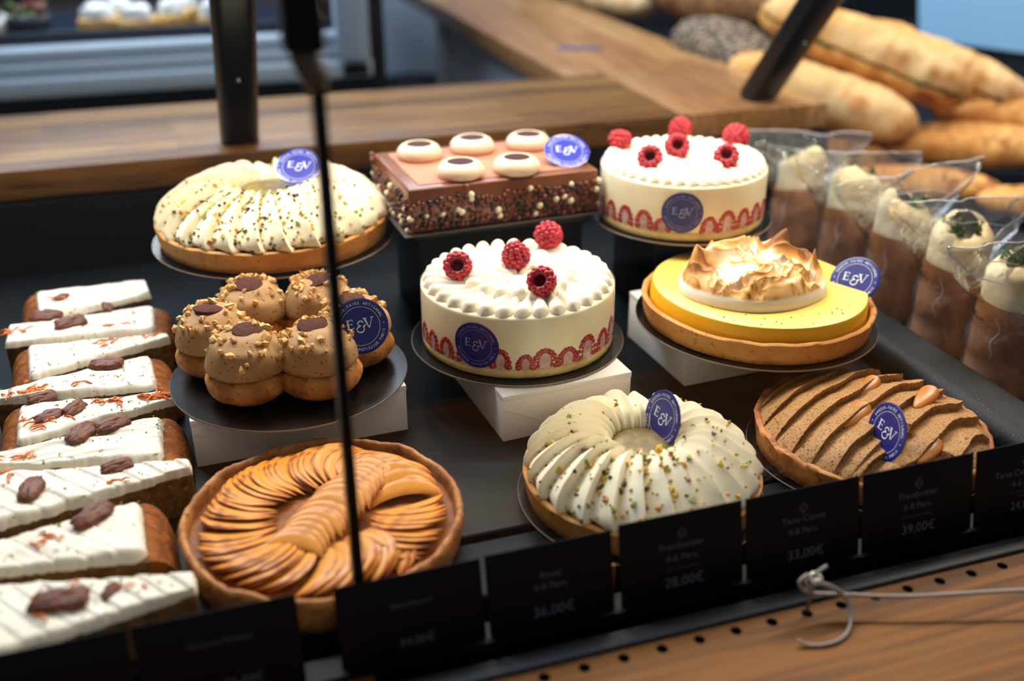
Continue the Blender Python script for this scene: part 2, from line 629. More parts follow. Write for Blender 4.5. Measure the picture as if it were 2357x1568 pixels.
def logo(mb, R, z, big=1, small=1):
    """round E&V mark printed on a disc of radius R"""
    t = MB()
    # E
    rect(t, -.46, -.40, -.10 + .05, .27 + .0, 0, big)
    for y0, y1, xe in ((.245, .275, -.25), (.095, .12, -.29), (-.075, -.045, -.24)):
        rect(t, -.49, xe, y0, y1, 0, big)
    rect(t, -.27, -.25, .20, .26, 0, big)
    rect(t, -.26, -.24, -.07, .0, 0, big)
    rect(t, -.30, -.285, .07, .145, 0, big)
    # V
    ribbon(t, [(.17, .26), (.30, -.10)], [.075, .04], 0, big)
    ribbon(t, [(.45, .26), (.31, -.10)], [.025, .03], 0, big)
    rect(t, .11, .25, .25, .275, 0, big)
    rect(t, .38, .51, .25, .275, 0, big)
    # ampersand
    pts = [(.10, .10), (.09, .15), (.0, .175), (-.085, .12), (-.07, .04), (.0, .01), (-.09, -.03), (-.15, -.11),
           (-.10, -.20), (.0, -.225), (.09, -.18), (.12, -.09), (.10, -.02), (.16, .0), (.17, .05)]
    sp = spline(pts, 60)
    ribbon(t, sp, [.03 + .022 * abs(sin(i * .21)) for i in range(60)], 0, big)
    # ring
    n = 72
    vs = []
    for k in range(n):
        a = 2 * pi * k / n
        vs += [(.685 * cos(a), .685 * sin(a), 0), (.70 * cos(a), .70 * sin(a), 0)]
    t.add(vs, [(2 * k, 2 * k + 1, (2 * k + 3) % (2 * n), (2 * k + 2) % (2 * n)) for k in range(n)], small)

    def arc(s, a0, a1, rad_, outward, size):
        n_ = len(s)
        for i, ch in enumerate(s):
            if ch == ' ':
                continue
            a = rad(lerp(a0, a1, (i + .5) / n_))
            vs_, fs_, x0, w = glyph(ch)
            rot = a - pi / 2 if outward else a + pi / 2
            for_v = []
            for v in vs_:
                lx = (v.x - (x0 + w) / 2) * size
                ly = (v.y - .35) * size
                for_v.append((rad_ * cos(a) + lx * cos(rot) - ly * sin(rot), rad_ * sin(a) + lx * sin(rot) + ly * cos(rot), 0))
            t.add(for_v, fs_, small)
    arc('SAVOIR-FAIRE ARTISANAL', 166, 14, .83, True, .155)
    arc('BOULANGER PATISSIER PARIS', 194, 346, .84, False, .15)
    for a in (rad(180), rad(0)):
        c = (.835 * cos(a), .835 * sin(a))
        t.add([(c[0] + .022 * cos(k * pi / 4), c[1] + .022 * sin(k * pi / 4), 0) for k in range(8)], [tuple(range(8))], small)
    mb.add([(v[0] * R, v[1] * R, z) for v in t.v], t.f, 0)
    mb.m[-len(t.m):] = t.m


def logo_disc(R=.027, th=.0012, bend=None):
    mb = MB()
    prof = [(0, -th), (R * .5, -th), (R * .98, -th), (R, -th * .6), (R, -th * .2), (R * .985, 0), (R * .9, 0), (R * .75, 0), (R * .6, 0), (R * .45, 0), (R * .3, 0), (R * .15, 0), (0.0001, 0)]
    mb.lathe(prof, 72)
    logo(mb, R, .00012)
    return mb


def plaque(parent, wpos, rot, R=.027, blue=None):
    o = logo_disc(R).build('logo_plaque', [blue or m_blue, m_print], parent, smooth=True, angle=40)
    o.location = Vector(wpos) - parent.location
    o.rotation_euler = rot
    return o


def side_sticker(parent, R, rc, ang, z, mats):
    """logo sticker wrapped on a cylinder of radius rc (local frame of parent)"""
    mb = logo_disc(R, .0003)
    vs = []
    for x, y, w in mb.v:
        a = ang + x / rc
        r = rc + w
        vs.append((r * cos(a), r * sin(a), z + y))
    mb.v = vs
    return mb.build('logo_sticker', mats, parent)


# ------------------------------------------------------------------ setting
FZ = -.85


def struct(o):
    o['kind'] = 'structure'
    return o


struct(MB().box(-3, 5, -2, 4.3, FZ - .05, FZ).build('floor', m_floor, smooth=False))
struct(MB().box(-3, 5, 4.2, 4.3, FZ, 2.4).build('wall_back', m_wall, smooth=False))

# ------------------------------------------------------------------ display case
case = thing('display_case', 'glass fronted black patisserie display case holding the cakes and tarts', 'display case')
mb = MB()
mb.rbox(-.9, .735, .675, 1.40, -.012, 0, .003)
mb.rbox(-.9, .735, .600, .668, -.012, -.001, .003)
mb.build('tray', m_tray, case, angle=40)
MB().box(-.9, 1.0, .53, 1.409, -.06, -.047).box(-.9, .76, .60, 1.40, -.047, -.0125).box(-.9, 1.0, 1.399, 1.409, -.047, .098).box(-.9, 1.0, 1.40, 1.409, FZ, -.06).box(-.9, 1.0, .53, .54, FZ, -.06).build('case_body', m_blackm, case, smooth=False)
# right-hand speckled rail
mb = MB()
prof = [(.0, -.012), (.0, .012), (.004, .022), (.012, .028), (.022, .030), (.052, .030), (.060, .027), (.064, .020), (.064, -.03)]
mb.grid(lambda u, v: (.690 + prof[int(round(v * 8))][0], lerp(.58, 1.40, u), prof[int(round(v * 8))][1]), 2, 9)
mb.add([(.690 + a, .58, z) for a, z in prof], [tuple(range(9))])
mb.build('side_rail', m_rail, case, angle=50)
# front lip
MB().rbox(.080, 1.0, .514, .524, -.03, .003, .001).rbox(.080, 1.0, .526, .534, -.03, -.002, .001).build('front_lip', m_lip, case, angle=40)
# front glass, two panes with a black joint
MB().box(-.8, .0735, .572, .578, -.044, .50).build('glass_pane', m_glass, case, smooth=False)
MB().box(.0805, 1.05, .572, .578, -.044, .50).build('glass_pane', m_glass, case, smooth=False)
MB().rbox(.0733, .0807, .569, .581, -.012, .402, .0012).build('glass_joint', m_black, case, angle=40)
mb = MB()
mb.tube(spline([(.077, .575, .396), (.076, .574, .405), (.072, .573, .414), (.070, .572, .424)], 10), [.004, .006, .007, .008, .008, .008, .008, .008, .008, .008], 12)
mb.build('joint_clamp', M('worn_metal', '6a5c52', .5, metal=.3), case)
MB().rbox(.060, .0815, .562, .584, .420, .53, .003).build('glass_bracket', m_black, case, angle=40)
# leaning roof posts
def post(x):
    d = Vector((0, -sin(rad(40)), cos(rad(40))))
    a = Vector((x, 1.475, .14))
    mb = MB()
    q = d.to_track_quat('Z', 'Y').to_matrix().to_4x4()
    mb.rbox(-.026, .026, -.022, .022, -.01, .60, .014, 4, mat=Matrix.Translation(a) @ q)
    mb.rbox(-.0285, .0285, -.0245, .0245, .30, .60, .014, 4, mat=Matrix.Translation(a) @ q)
    p = mb.build('support_post', m_post, case, angle=50)
    MB().ball(a + d * .155 + Vector((.0, -.021, -.012)), .003).build('screw', m_steel, p)


post(.083)
post(.905)
MB().rbox(-.42, 1.18, 1.045, 1.105, .592, .625, .004).build('lamp_housing', m_black, case, angle=40)
MB().box(-.38, 1.14, 1.058, 1.092, .589, .5925).build('lamp_diffuser', m_lamp, case, smooth=False)

# hanging price rail behind the cards
MB().box(-.6, 1.02, .545, .566, -.03, .004).build('card_rail', m_blackm, case, smooth=False)

# ------------------------------------------------------------------ wooden worktops
wc = thing('wooden_worktop', 'L-shaped oak worktop running behind and beside the cakes', 'worktop')
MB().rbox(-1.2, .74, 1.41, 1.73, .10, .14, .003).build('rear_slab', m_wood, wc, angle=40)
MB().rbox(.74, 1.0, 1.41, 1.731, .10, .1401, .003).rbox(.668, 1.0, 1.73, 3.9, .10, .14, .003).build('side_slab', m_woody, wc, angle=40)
cb = thing('counter_base', 'pale grey painted base panel under the side worktop', 'counter')
MB().box(.70, .98, 1.75, 2.72, FZ, .099).build('base_panel', m_paint, cb, smooth=False)
MB().rbox(.688, .70, 2.66, 2.73, FZ, .098, .002).build('corner_post', M('pale_post', 'a9b4bd', .5), cb, angle=40)
sg = thing('shelf_label', 'narrow blue label strip lying on the side worktop', 'label', (.79, 1.965, .1402), (0, 0, rad(-17)))
MB().rbox(-.045, .045, -.011, .011, 0, .002, .0008).build('strip', M('label_blue', '2c3f7c', .5), sg)

led = thing('front_ledge', 'oak front ledge with a row of small drilled holes', 'ledge')
# slab with real drilled holes: top face built as a strip around the holes
hx = [.190 + .0299 * i for i in range(-4, 22)]
mb = MB()
y0, y1, zt = .25, .513, 0.0


def ring_cell(mb, x0, x1, ya, yb, cx, cy, r, z, n=24):
    vs, outer = [], []
    for k in range(n):
        a = 2 * pi * k / n
        c, s_ = cos(a), sin(a)
        vs.append((cx + r * c, cy + r * s_, z))
    for k in range(n):
        a = 2 * pi * k / n
        c, s_ = cos(a), sin(a)
        tx = ((x1 - cx) / c if c > 1e-6 else (x0 - cx) / c if c < -1e-6 else 1e9)
        ty = ((yb - cy) / s_ if s_ > 1e-6 else (ya - cy) / s_ if s_ < -1e-6 else 1e9)
        t = min(tx, ty)
        vs.append((cx + t * c, cy + t * s_, z))
    fs = [(k, n + k, n + (k + 1) % n, (k + 1) % n) for k in range(n)]
    mb.add(vs, fs, 0)
    vs2 = [(cx + r * cos(2 * pi * k / n), cy + r * sin(2 * pi * k / n), zz) for zz in (z, z - .012) for k in range(n)]
    mb.add(vs2, [(k, (k + 1) % n, n + (k + 1) % n, n + k) for k in range(n)] + [tuple(n + k for k in range(n))], 1)


for x in hx:
    ring_cell(mb, x - .01495, x + .01495, .496, .513, x, .5045, .0043, 0)
X0, X1 = hx[0] - .01495, hx[-1] + .01495
mb.add([(X0, y0, 0), (X1, y0, 0), (X1, .496, 0), (X0, .496, 0)], [(0, 1, 2, 3)], 0)
mb.add([(-.6, y0, 0), (X0, y0, 0), (X0, .513, 0), (-.6, .513, 0)], [(0, 1, 2, 3)], 0)
mb.add([(-.6, .513, 0), (.078, .513, 0), (.078, .5445, 0), (-.6, .5445, 0)], [(0, 1, 2, 3)], 0)
mb.box(-.6, X1, y0, .5125, -.05, -.013)
mb.box(-.6, .078, .5125, .5445, -.05, -.001)
mb.add([(-.6, y0, 0), (-.6, y0, -.02), (X1, y0, -.02), (X1, y0, 0)], [(0, 1, 2, 3)], 0)
mb.build('ledge_board', [m_woodf, m_hole], led, smooth=False)

# screw with a nylon tie
hk = thing('screw_hook', 'zinc screw standing in a hole of the front ledge', 'screw', (.3975, .5045, -.008))
MB().tube([(0, 0, 0), (.003, .001, .020), (.006, .003, .0375)], .0016, 12).build('shank', m_steel, hk)
mb = MB()
mb.lathe([(.0001, 0), (.0045, 0), (.0055, .0008), (.0052, .002), (.0028, .003), (.0018, .002), (.0001, .0018)], 32, mat=Matrix.Translation((.0065, .003, .037)) @ Matrix.Rotation(rad(25), 4, 'X'))
mb.build('head', M('pale_screw_head', 'c8c8bc', .35, metal=.3), hk, angle=40)
tie = MB()
c0 = Vector((.4035, .5075, .022))


def strap(mb, pts, w=.0012, n=40):
    mb.tube(spline(pts, n), w, 8)


strap(tie, [(.398, .5085, .046 - .012), (.392, .509, .028), (.396, .508, .020), (.4045, .5045, .0175), (.425, .500, .015), (.47, .484, .014), (.55, .462, .016), (.66, .43, .018)], .0016, 60)
strap(tie, [(.412, .5065, .040), (.405, .5075, .035), (.398, .509, .028), (.3995, .506, .020), (.404, .5045, .0175)], .0013)
strap(tie, [(.399, .507, .020), (.402, .506, .026), (.412, .503, .024), (.424, .496, .015), (.424, .486, .006), (.412, .474, .002), (.396, .470, .0016), (.381, .473, .0016), (.374, .478, .004)], .0013, 60)
strap(tie, [(.400, .506, .022), (.408, .505, .026), (.420, .500, .021), (.4265, .492, .012), (.4245, .484, .005)], .001)
tie = tie.build('nylon_tie', m_tie)
tag(tie, 'clear nylon strap looped round the screw on the front ledge', 'cable tie')
st = MB().rbox(.2655, .2695, .5675, .570, -.002, .030, .0008).build('reflection_strip', m_reflection)  # added strip in place of the tart's reflection between two cards
tag(st, 'added orange strip standing in for a reflection between two black price cards', 'reflection strip')


# ------------------------------------------------------------------ price cards
def price_card(x0, x1, lines, label, top=.069, bot=.004, dy=0):
    w = x1 - x0
    h = math.hypot(top - bot, .016)
    ang = math.atan2(top - bot, .014)
    t = thing('price_card', label, 'price card', ((x0 + x1) / 2, .5500 + dy, bot), (ang, 0, 0), 'black price cards along the front')
    MB().rbox(-w / 2, w / 2, 0, h, -.0008, 0, .0003, 2).build('card', m_tag, t)
    mb = MB()
    for txt, cx, y, size, mw in lines:
        if txt == '<>':
            q = []
            for k in range(4):
                a = k * pi / 2
                q += [(cx + size * cos(a), y + size * 1.1 * sin(a), .0002), (cx + size * .8 * cos(a), y + size * .88 * sin(a), .0002)]
            mb.add(q, [(0, 2, 3, 1), (2, 4, 5, 3), (4, 6, 7, 5), (6, 0, 1, 7)])
            text(mb, 'E&V', cx, y - .0008, .0024, .0002)
        else:
            text(mb, txt, cx, y, size, .0002, maxw=mw)
    if lines:
        mb.build('lettering', m_tagt, t, smooth=False)
    return t


price_card(.268, .3705, [('<>', 0, .050, .0042, None), ('Framboisier', 0, .0385, .0078, .042), ('4-6 Pers.', 0, .0285, .0078, .03), ('Biscuit, crème vanille, framboises', 0, .0215, .0022, .05), ('28,00€', .001, .0075, .0115, .035)],
           'black price card lettered Framboisier 4-6 Pers. 28,00€')
price_card(.3735, .4755, [('<>', .0, .050, .0042, None), ('Tarte Citron', 0, .0385, .0075, .042), ('6-8 Pers.', 0, .0285, .0075, .03), ('33,00€', .002, .0075, .0115, .035)],
           'black price card lettered 33,00€, behind the screw and nylon strap')
price_card(.4785, .585, [('<>', 0, .050, .0042, None), ('Framboisier', 0, .0385, .0078, .042), ('6-8 Pers.', 0, .0285, .0078, .03), ('Biscuit, crème vanille, framboises', 0, .0215, .0022, .05), ('39,00€', .001, .0075, .0115, .035)],
           'black price card lettered Framboisier 6-8 Pers. 39,00€')
price_card(.588, .690, [('<>', 0, .050, .0042, None), ('Tarte Café Caramel', 0, .0385, .0078, .062), ('4-6 pers.', 0, .0285, .0078, .03), ('Pâte sucrée, ganache montée café,', 0, .0225, .0022, .05), ('caramel, biscuit', 0, .019, .0022, .03), ('24,00€', .001, .0075, .0105, .032)],
           'black price card lettered Tarte Café Caramel, rightmost of the row')
price_card(.165, .2625, [('Royal', 0, .0375, .0075, .042), ('6-8 Pers.', 0, .0285, .0075, .032), ('36,00€', .001, .0075, .0115, .035)],
           'black price card with 36,00€ left of the orange reflection strip', top=.066)
price_card(.058, .1625, [('Saint-Honoré', 0, .0375, .0055, .042), ('34,00€', .002, .0075, .009, .032)],
           'black price card right under the dark glass joint', top=.064, dy=.0012)
price_card(-.072, .033, [('Tarte aux Pommes', 0, .0405, .0055, .05), ('26,00€', .012, .0075, .009, .032)],
           'black price card in front of the apple tart, left of the glass joint', top=.067)
price_card(-.185, -.075, [('Carrot Cake', 0, .030, .006, .05)],
           'black price card in front of the carrot cake, leftmost of the row', top=.067)


# ------------------------------------------------------------------ boards, boxes, stands
def cake_board(x, y, z, r, label, tilt=(0, 0, 0)):
    t = thing('cake_board', label, 'cake board', (x, y, z - .0022), tilt)
    mb = MB()
    mb.lathe([(.0001, .0), (r - .0004, .0), (r, .0004), (r, .0016), (r - .0004, .002), (r * .6, .002), (.0001, .002)], 96)
    mb.m = [1 if (i % 6) in (1, 2, 3) else 0 for i in range(len(mb.f))]
    mb.build('disc', [m_board, m_bedge], t, angle=30)
    return t


def card_box(x0, x1, y0, y1, h, label, rz=0):
    cx, cy = (x0 + x1) / 2, (y0 + y1) / 2
    t = thing('white_card_box', label, 'cake box', (cx, cy, .0002), (0, 0, rad(rz)), 'white card boxes raising the cakes')
    a, b = (x1 - x0) / 2, (y1 - y0) / 2
    MB().rbox(-a, a, -b, b, 0, h - .001, .0006, 2).build('carton', m_card, t, angle=30)
    mb = MB()
    mb.rbox(-a - .0004, a + .0004, -b - .0004, b + .0004, h - .006, h - .0002, .0005, 2)
    mb.add([(-a + .0005, -b - .0008, h * .72), (-a + .002, -b - .0008, h * .735), (-a + .062, -b - .0008, .0055), (-a + .060, -b - .0008, .005)], [(0, 1, 2, 3)])
    mb.build('lid', m_card, t, angle=30)
    return t


card_box(-.026, .174, .856, .985, .0495, 'white card box under the choux ring', 1.5)
card_box(.252, .388, .812, .965, .0495, 'white card box under the front raspberry cake, creased on its front', 4)
card_box(.470, .650, .858, .990, .0565, 'white card box under the lemon meringue tart', 3)


def riser(x0, x1, y0, y1, h, label):
    t = thing('display_riser', label, 'display stand', ((x0 + x1) / 2, (y0 + y1) / 2, .0002), (0, 0, 0), 'black display risers at the back')
    a, b = (x1 - x0) / 2, (y1 - y0) / 2
    MB().rbox(-a, a, -b, b, h - .012, h, .003).build('top_plate', m_black, t, angle=40)
    MB().rbox(-a + .006, a - .006, -b + .006, b - .006, 0, h - .012, .002).build('body', m_blackm, t, angle=40)
    return t


riser(.02, .160, 1.09, 1.22, .1095, 'black riser under the back pistachio tart')
riser(.236, .446, 1.062, 1.20, .1270, 'black riser under the chocolate pearl cake')
riser(.50, .64, 1.00, 1.13, .1135, 'black riser under the back raspberry cake')

cake_board(.074, .918, .0525, .114, 'round black board under the choux ring')
cake_board(.311, .925, .0525, .111, 'round black board under the front raspberry cake')
cake_board(.563, .875, .0600, .1275, 'round black board under the lemon meringue tart', (0, rad(1.0), 0))
cake_board(.092, 1.150, .1125, .1360, 'round black board under the back pistachio tart')
cake_board(.562, 1.058, .1165, .107, 'round black board under the back raspberry cake')
cake_board(.347, .690, .0025, .1085, 'round black board under the front pistachio tart')
cake_board(.5785, .690, .0025, .1085, 'round black board under the coffee caramel tart')


# ------------------------------------------------------------------ tart shell
def shell(parent, r, h, th=.006, mat=None, wob=.0006, flare=.003, seed=0, lipz=.0015):
    mb = MB()
    prof = [(.0001, 0), (r * .5, 0), (r - flare - .002, 0), (r - flare, .001), (r - flare * .5, h * .4), (r, h * .85), (r + .0006, h - .001), (r - .001, h + .0003), (r - th * .5, h + .0006),
            (r - th + .001, h - .0004), (r - th, h - .002), (r - th - .0005, h * .5), (r - th - .001, h * .35), (.0001, h * .35)]

    def rf(rr, z, a):
        return rr + (wob * fbm((cos(a) * 3 + seed, sin(a) * 3, z * 60), 2.2) if rr > r * .6 else 0)

    def zf(rr, z, a):
        return z + (lipz * noise.noise(Vector((cos(a) * 6 + seed, sin(a) * 6, 3))) if z > h * .7 else 0)
    mb.lathe(prof, 200, rf=rf, zf=zf)
    return mb.build('tart_shell', mat or m_crust, parent, angle=60)


def crumbs(fn, n, rmin, rmax, parent, name='pistachio_crumbs', wts=(.25, .35, .25, .15)):
    mb = MB()
    for i in range(n):
        p = fn()
        if p is None:
            continue
        mb.chunk(p, random.uniform(rmin, rmax) * random.choice((.6, .8, 1, 1, 1.3)), random.choices(range(4), wts)[0])
    o = mb.build(name, [m_cg, m_cy, m_cd, m_co], parent, smooth=False)
    o['kind'] = 'stuff'
    return o


def pistachio_tart(loc, r, label, N, disc_r, seed, twist, ncr, fade_side, dz=.049):
    t = thing('pistachio_tart', label, 'tart', loc, (0, 0, 0))
    h = .024
    shell(t, r, h, seed=seed)
    MB().disc((0, 0), r - .006, .019).build('filling', m_sponge, t)
    k = r / .105
    prof = spline([(disc_r - .004, .032), (disc_r + .001, .048), (disc_r + .010, .0595), (.049 * k + .005, .0625), (.071 * k, .057), (.089 * k, .0455), (.1005 * k, .034), (.1030 * k, .026), (.0985 * k, .0205), (.090 * k, .019)], 46)
    ts = [0, .1, .2, .32, .44, .56, .67, .76, .83, .88, .92, .955, .985]
    ns = len(ts)

    def surf(ui, v):
        i = int(ui) // ns
        w = ts[int(ui) % ns]
        j = v * (len(prof) - 1)
        j0 = min(int(j), len(prof) - 2)
        p = prof[j0].lerp(prof[j0 + 1], j - j0)
        d = (prof[min(j0 + 1, len(prof) - 1)] - prof[max(j0 - 1, 0)]).normalized()
        nrm = Vector((-d.y, d.x))
        s = ((w / .90) ** 1.15) if w < .90 else max(0, 1 - (w - .90) / .10) ** .8
        env = min(1, v * 7) * min(1, (1 - v) * 6)
        rnd = .8 + .4 * noise.noise(Vector((i * 3.1 + seed, 0, 0)))
        amp = .0125 * env * rnd * k * (.55 + .45 * sin(pi * min(1, v * 1.1)))
        p = p + nrm * (amp * s - .0055)
        # petal feet of different length
        if v > .75:
            p = p + Vector((1, -.3)) * (v - .75) * .012 * (noise.noise(Vector((i * 1.7, seed, 5))) + .4 * sin(pi * w))
        a = 2 * pi * ((i + w) / N) + twist * (v - .3) + .012 * noise.noise(Vector((i * 2.3, v * 3, seed)))
        q = Vector((p.x * cos(a), p.x * sin(a), p.y))
        q += Vector((fbm(q, 60, 2), fbm(q + Vector((9, 0, 0)), 60, 2), fbm(q + Vector((0, 9, 0)), 60, 2))) * .0007
        return q
    mb = MB()
    nu = N * ns
    mb.grid(lambda u, v: surf(round(u * nu), v), nu, 44, cu=True)
    mb.build('piped_cream', m_creamp, t, angle=55)
    mb = MB()
    mb.lathe([(.0001, dz), (disc_r * .6, dz), (disc_r * .92, dz - .0006), (disc_r + .003, dz - .003), (disc_r + .003, .030)], 64)
    mb.build('pistachio_centre', m_pist, t)

    def pick():
        a = random.gauss(fade_side, 1.25)
        v = min(.97, max(.03, random.gauss(.42, .24)))
        ui = int((a % (2 * pi)) / (2 * pi) * nu)
        w = ts[ui % ns]
        if w > .6 and random.random() < .5:
            ui = ui - ui % ns + random.choice((0, 1, 2))
        return surf(ui, v) + Vector((0, 0, .0006))
    crumbs(pick, ncr, .0009, .0036, t)
    return t


tf = pistachio_tart((.347, .690, .0027), .1035, 'tart of white piped cream with an upright navy plaque, behind the front price cards', 25, .026, 1, .16, 620, rad(-110))
plaque(tf, (.369, .700, .0655), face_rot((.369, .700, .0655), 16, -56, 0), .0255)
tb = pistachio_tart((.092, 1.150, .1127), .1295, 'tart of white piped cream at the back with a shiny lavender plaque', 27, .032, 5, .24, 1050, rad(-105), .0560)
plaque(tb, (.126, 1.150, .1885), face_rot((.126, 1.150, .1885), 58, -8, -4), .0265, m_blueg)


# ------------------------------------------------------------------ raspberries
def rasp_mesh():
    mb = MB()
    H, R = .017, .0088
    rings = [(0.002, .80, 11), (.0052, 1.0, 12), (.0085, .97, 12), (.0115, .82, 10), (.0142, .58, 8), (.0162, .28, 4)]
    for k, (z, f, n) in enumerate(rings):
        for i in range(n):
            a = 2 * pi * (i + .5 * (k % 2)) / n + random.uniform(-.06, .06)
            r = R * f
            mb.ball((r * cos(a), r * sin(a), z + random.uniform(-.0003, .0003)), .0024 * random.uniform(.92, 1.08), sub=2)
    mb.ball((0, 0, .017), .0021)
    mb.lathe([(.0001, .010), (.0030, .0095), (.0040, .005), (.0048, .0008), (.0072, .0004), (.0088, .003), (.0088, .008), (.006, .013), (.0001, .016)], 24, mi=1)
    mb2 = mb
    me_o = mb2.build('raspberry', [m_rasp, m_raspin])
    return me_o


rasp0 = rasp_mesh()
first = [True]


def raspberry(loc, rot, label, sc=1.0, group=None):
    if first[0]:
        o = rasp0
        first[0] = False
    else:
        o = rasp0.copy()
        COL.objects.link(o)
    o.location = loc
    o.rotation_euler = rot
    o.scale = (sc, sc, sc)
    return tag(o, label, 'raspberry', group)


# tip direction = local +Z; hollow end = -Z
G1, G2 = 'raspberries on the front cream cake', 'raspberries on the back cream cake'


def rasp_at(c, rot, label, sc, group):
    c = Vector(c)
    m = (rot if isinstance(rot, Euler) else Euler(rot)).to_matrix()
    raspberry(c - m @ Vector((0, 0, .0085 * sc)), rot, label, sc, group)


rasp_at((.251, .934, .1345), face_rot((.251, .93, .134), -28, 172, 0), 'leftmost raspberry on the front cream cake, hollow end showing', 1.38, G1)
rasp_at((.315, .944, .1360), (rad(12), rad(-12), 0), 'raspberry standing tip up at the centre of the front cream cake', 1.42, G1)
rasp_at((.318, .869, .1350), face_rot((.318, .87, .134), -28, 158, 0), 'raspberry nearest the front on the front cream cake, hollow end showing', 1.38, G1)
rasp_at((.367, .984, .1360), (rad(75), rad(25), 0), 'raspberry at the back right edge of the front cream cake', 1.48, G1)
rasp_at((.506, 1.117, .1940), (rad(60), 0, rad(60)), 'raspberry at the left edge of the back cream cake', 1.38, G2)
rasp_at((.598, 1.140, .1960), (rad(75), 0, rad(10)), 'raspberry at the far edge of the back cream cake', 1.38, G2)
rasp_at((.558, 1.071, .1950), face_rot((.56, 1.07, .19), -30, 185, 0), 'raspberry at the middle of the back cream cake', 1.4, G2)
rasp_at((.646, 1.089, .1950), (rad(70), 0, rad(-30)), 'dark raspberry at the right edge of the back cream cake', 1.5, G2)
rasp_at((.509, 1.040, .1940), face_rot((.52, 1.04, .19), -30, 175, 0), 'raspberry at the front left of the back cream cake', 1.35, G2)
rasp_at((.592, 1.014, .1940), face_rot((.6, 1.02, .19), -40, 178, 0), 'bright raspberry at the front right of the back cream cake', 1.38, G2)


# ------------------------------------------------------------------ framboisier
def petal(mb, ang, r_head, r_tail, w, h, z, lean=0, tip=.0):
    """piped teardrop, round head outwards and pointed tail inwards"""
    n, m = 15, 9
    L = r_head - r_tail
    c, s_ = cos(ang), sin(ang)

    def fn(u, v):
        x = r_head - u * L
        f = (1 - u) ** .5 * (1 - (1 - min(1, u * 3.2)) ** 2.4) ** .5 if u < 1 else 0
        ww = w * f * (1 - .15 * u)
        hh = h * (1 - (1 - min(1, u * 3.4)) ** 2.2) ** .5 * (1 - u) ** .35 * (1 - .3 * u) + tip * max(0, u - .5) ** 1.0 * (1 - abs(2 * v - 1)) * (1 if u < .98 else .6)
        a = (v * 2 - 1)
        y = ww * math.copysign(abs(sin(a * pi / 2)) ** .9, a)
        zz = hh * (max(0, cos(a * pi / 2)) ** .8)
        zz += .0009 * (1 - abs(a)) ** 2 * (1 - u)
        y += lean * u * L
        return (c * x - s_ * y, s_ * x + c * y, z + zz)
    mb.grid(fn, n, m)


def rasp_half(parent, rc, ang, z0, w, h):
    mb = MB()
    n = 13
    flat = Matrix.Rotation(ang, 4, 'Z')

    def onc(x, z, off):
        a = ang + x / rc
        return Vector(((rc + off) * cos(a), (rc + off) * sin(a), z0 + z))
    for k in range(n):
        t = pi * (-.12 + 1.24 * k / (n - 1))
        x = cos(t) * w * .80
        z = max(0.001, h * .12 + sin(t) * h * .74)
        x *= (1 - .18 * max(0, z / h - .3))
        q = Matrix.Rotation(ang + x / rc, 3, 'Z')
        mb.ball(onc(x, z, -.0004), .0031 * random.uniform(.9, 1.1), 0, 1, (.32, 1.0, 1.0), mat=q)
        if k % 1 == 0:
            mb.ball(onc(x * .62, z * .74 + .001, -.0006), .0026, 0, 1, (.3, .8, 1.0), mat=q)
    vs = [onc(cos(2 * pi * k / 20) * w * .40, h * .33 + sin(2 * pi * k / 20) * h * .40, .0001) for k in range(20)]
    mb.add(vs, [tuple(range(20))], 1)
    mb.build('raspberry_half', [m_raspcut, m_raspcore], parent)


def framboisier(loc, r, H, label, seed, no, ni, stk_ang, stk_r, stk_z, halves):
    t = thing('raspberry_cream_cake', label, 'cake', loc)
    random.seed(seed)
    sp = .011
    MB().lathe([(.0001, 0), (r - .003, 0), (r - .0012, .001), (r - .0006, .006), (r - .0014, sp), (.0001, sp)], 128,
               rf=lambda rr, z, a: rr + (.0006 * fbm((cos(a) * 8, sin(a) * 8, z * 200), 2) if rr > r * .8 else 0)).build('sponge_base', m_sponge, t)
    MB().lathe([(.0001, sp), (r - .001, sp), (r - .0006, sp + .002), (r - .0006, H - .003), (r - .0014, H - .0008), (r - .004, H), (.0001, H)], 128).build('mousse', m_mousse, t, angle=60)
    mb = MB()
    mb.grid(lambda u, v: ((r + .0002) * cos(2 * pi * u), (r + .0002) * sin(2 * pi * u), lerp(.002, H - .001, v)), 128, 2, cu=True)
    mb.build('acetate_band', m_film, t)
    mb = MB()
    for k in range(no):
        a = 2 * pi * (k + .5) / no
        petal(mb, a, r - .002, r * .50, .0100, .0130, H - .0015, lean=.22, tip=.008)
    for k in range(ni):
        a = 2 * pi * (k + .2) / ni
        petal(mb, a, r * .62, r * .16, .0098, .0145, H + .0005, lean=.2, tip=.010)
    for k in range(8):
        petal(mb, 2 * pi * k / 8, r * .32, .004, .0075, .011, H + .001, tip=.002)
    mb.lathe([(r * .95, H - .001), (r * .6, H + .002), (.0001, H + .003)], 48)
    mb.build('piped_cream', m_cream, t)
    for a, w, h in halves:
        rasp_half(t, r - .0002, rad(a), sp + .0005, w, h)
    if stk_r:
        side_sticker(t, stk_r, r + .0006, rad(stk_ang), stk_z, [m_blue, m_printd])
    return t


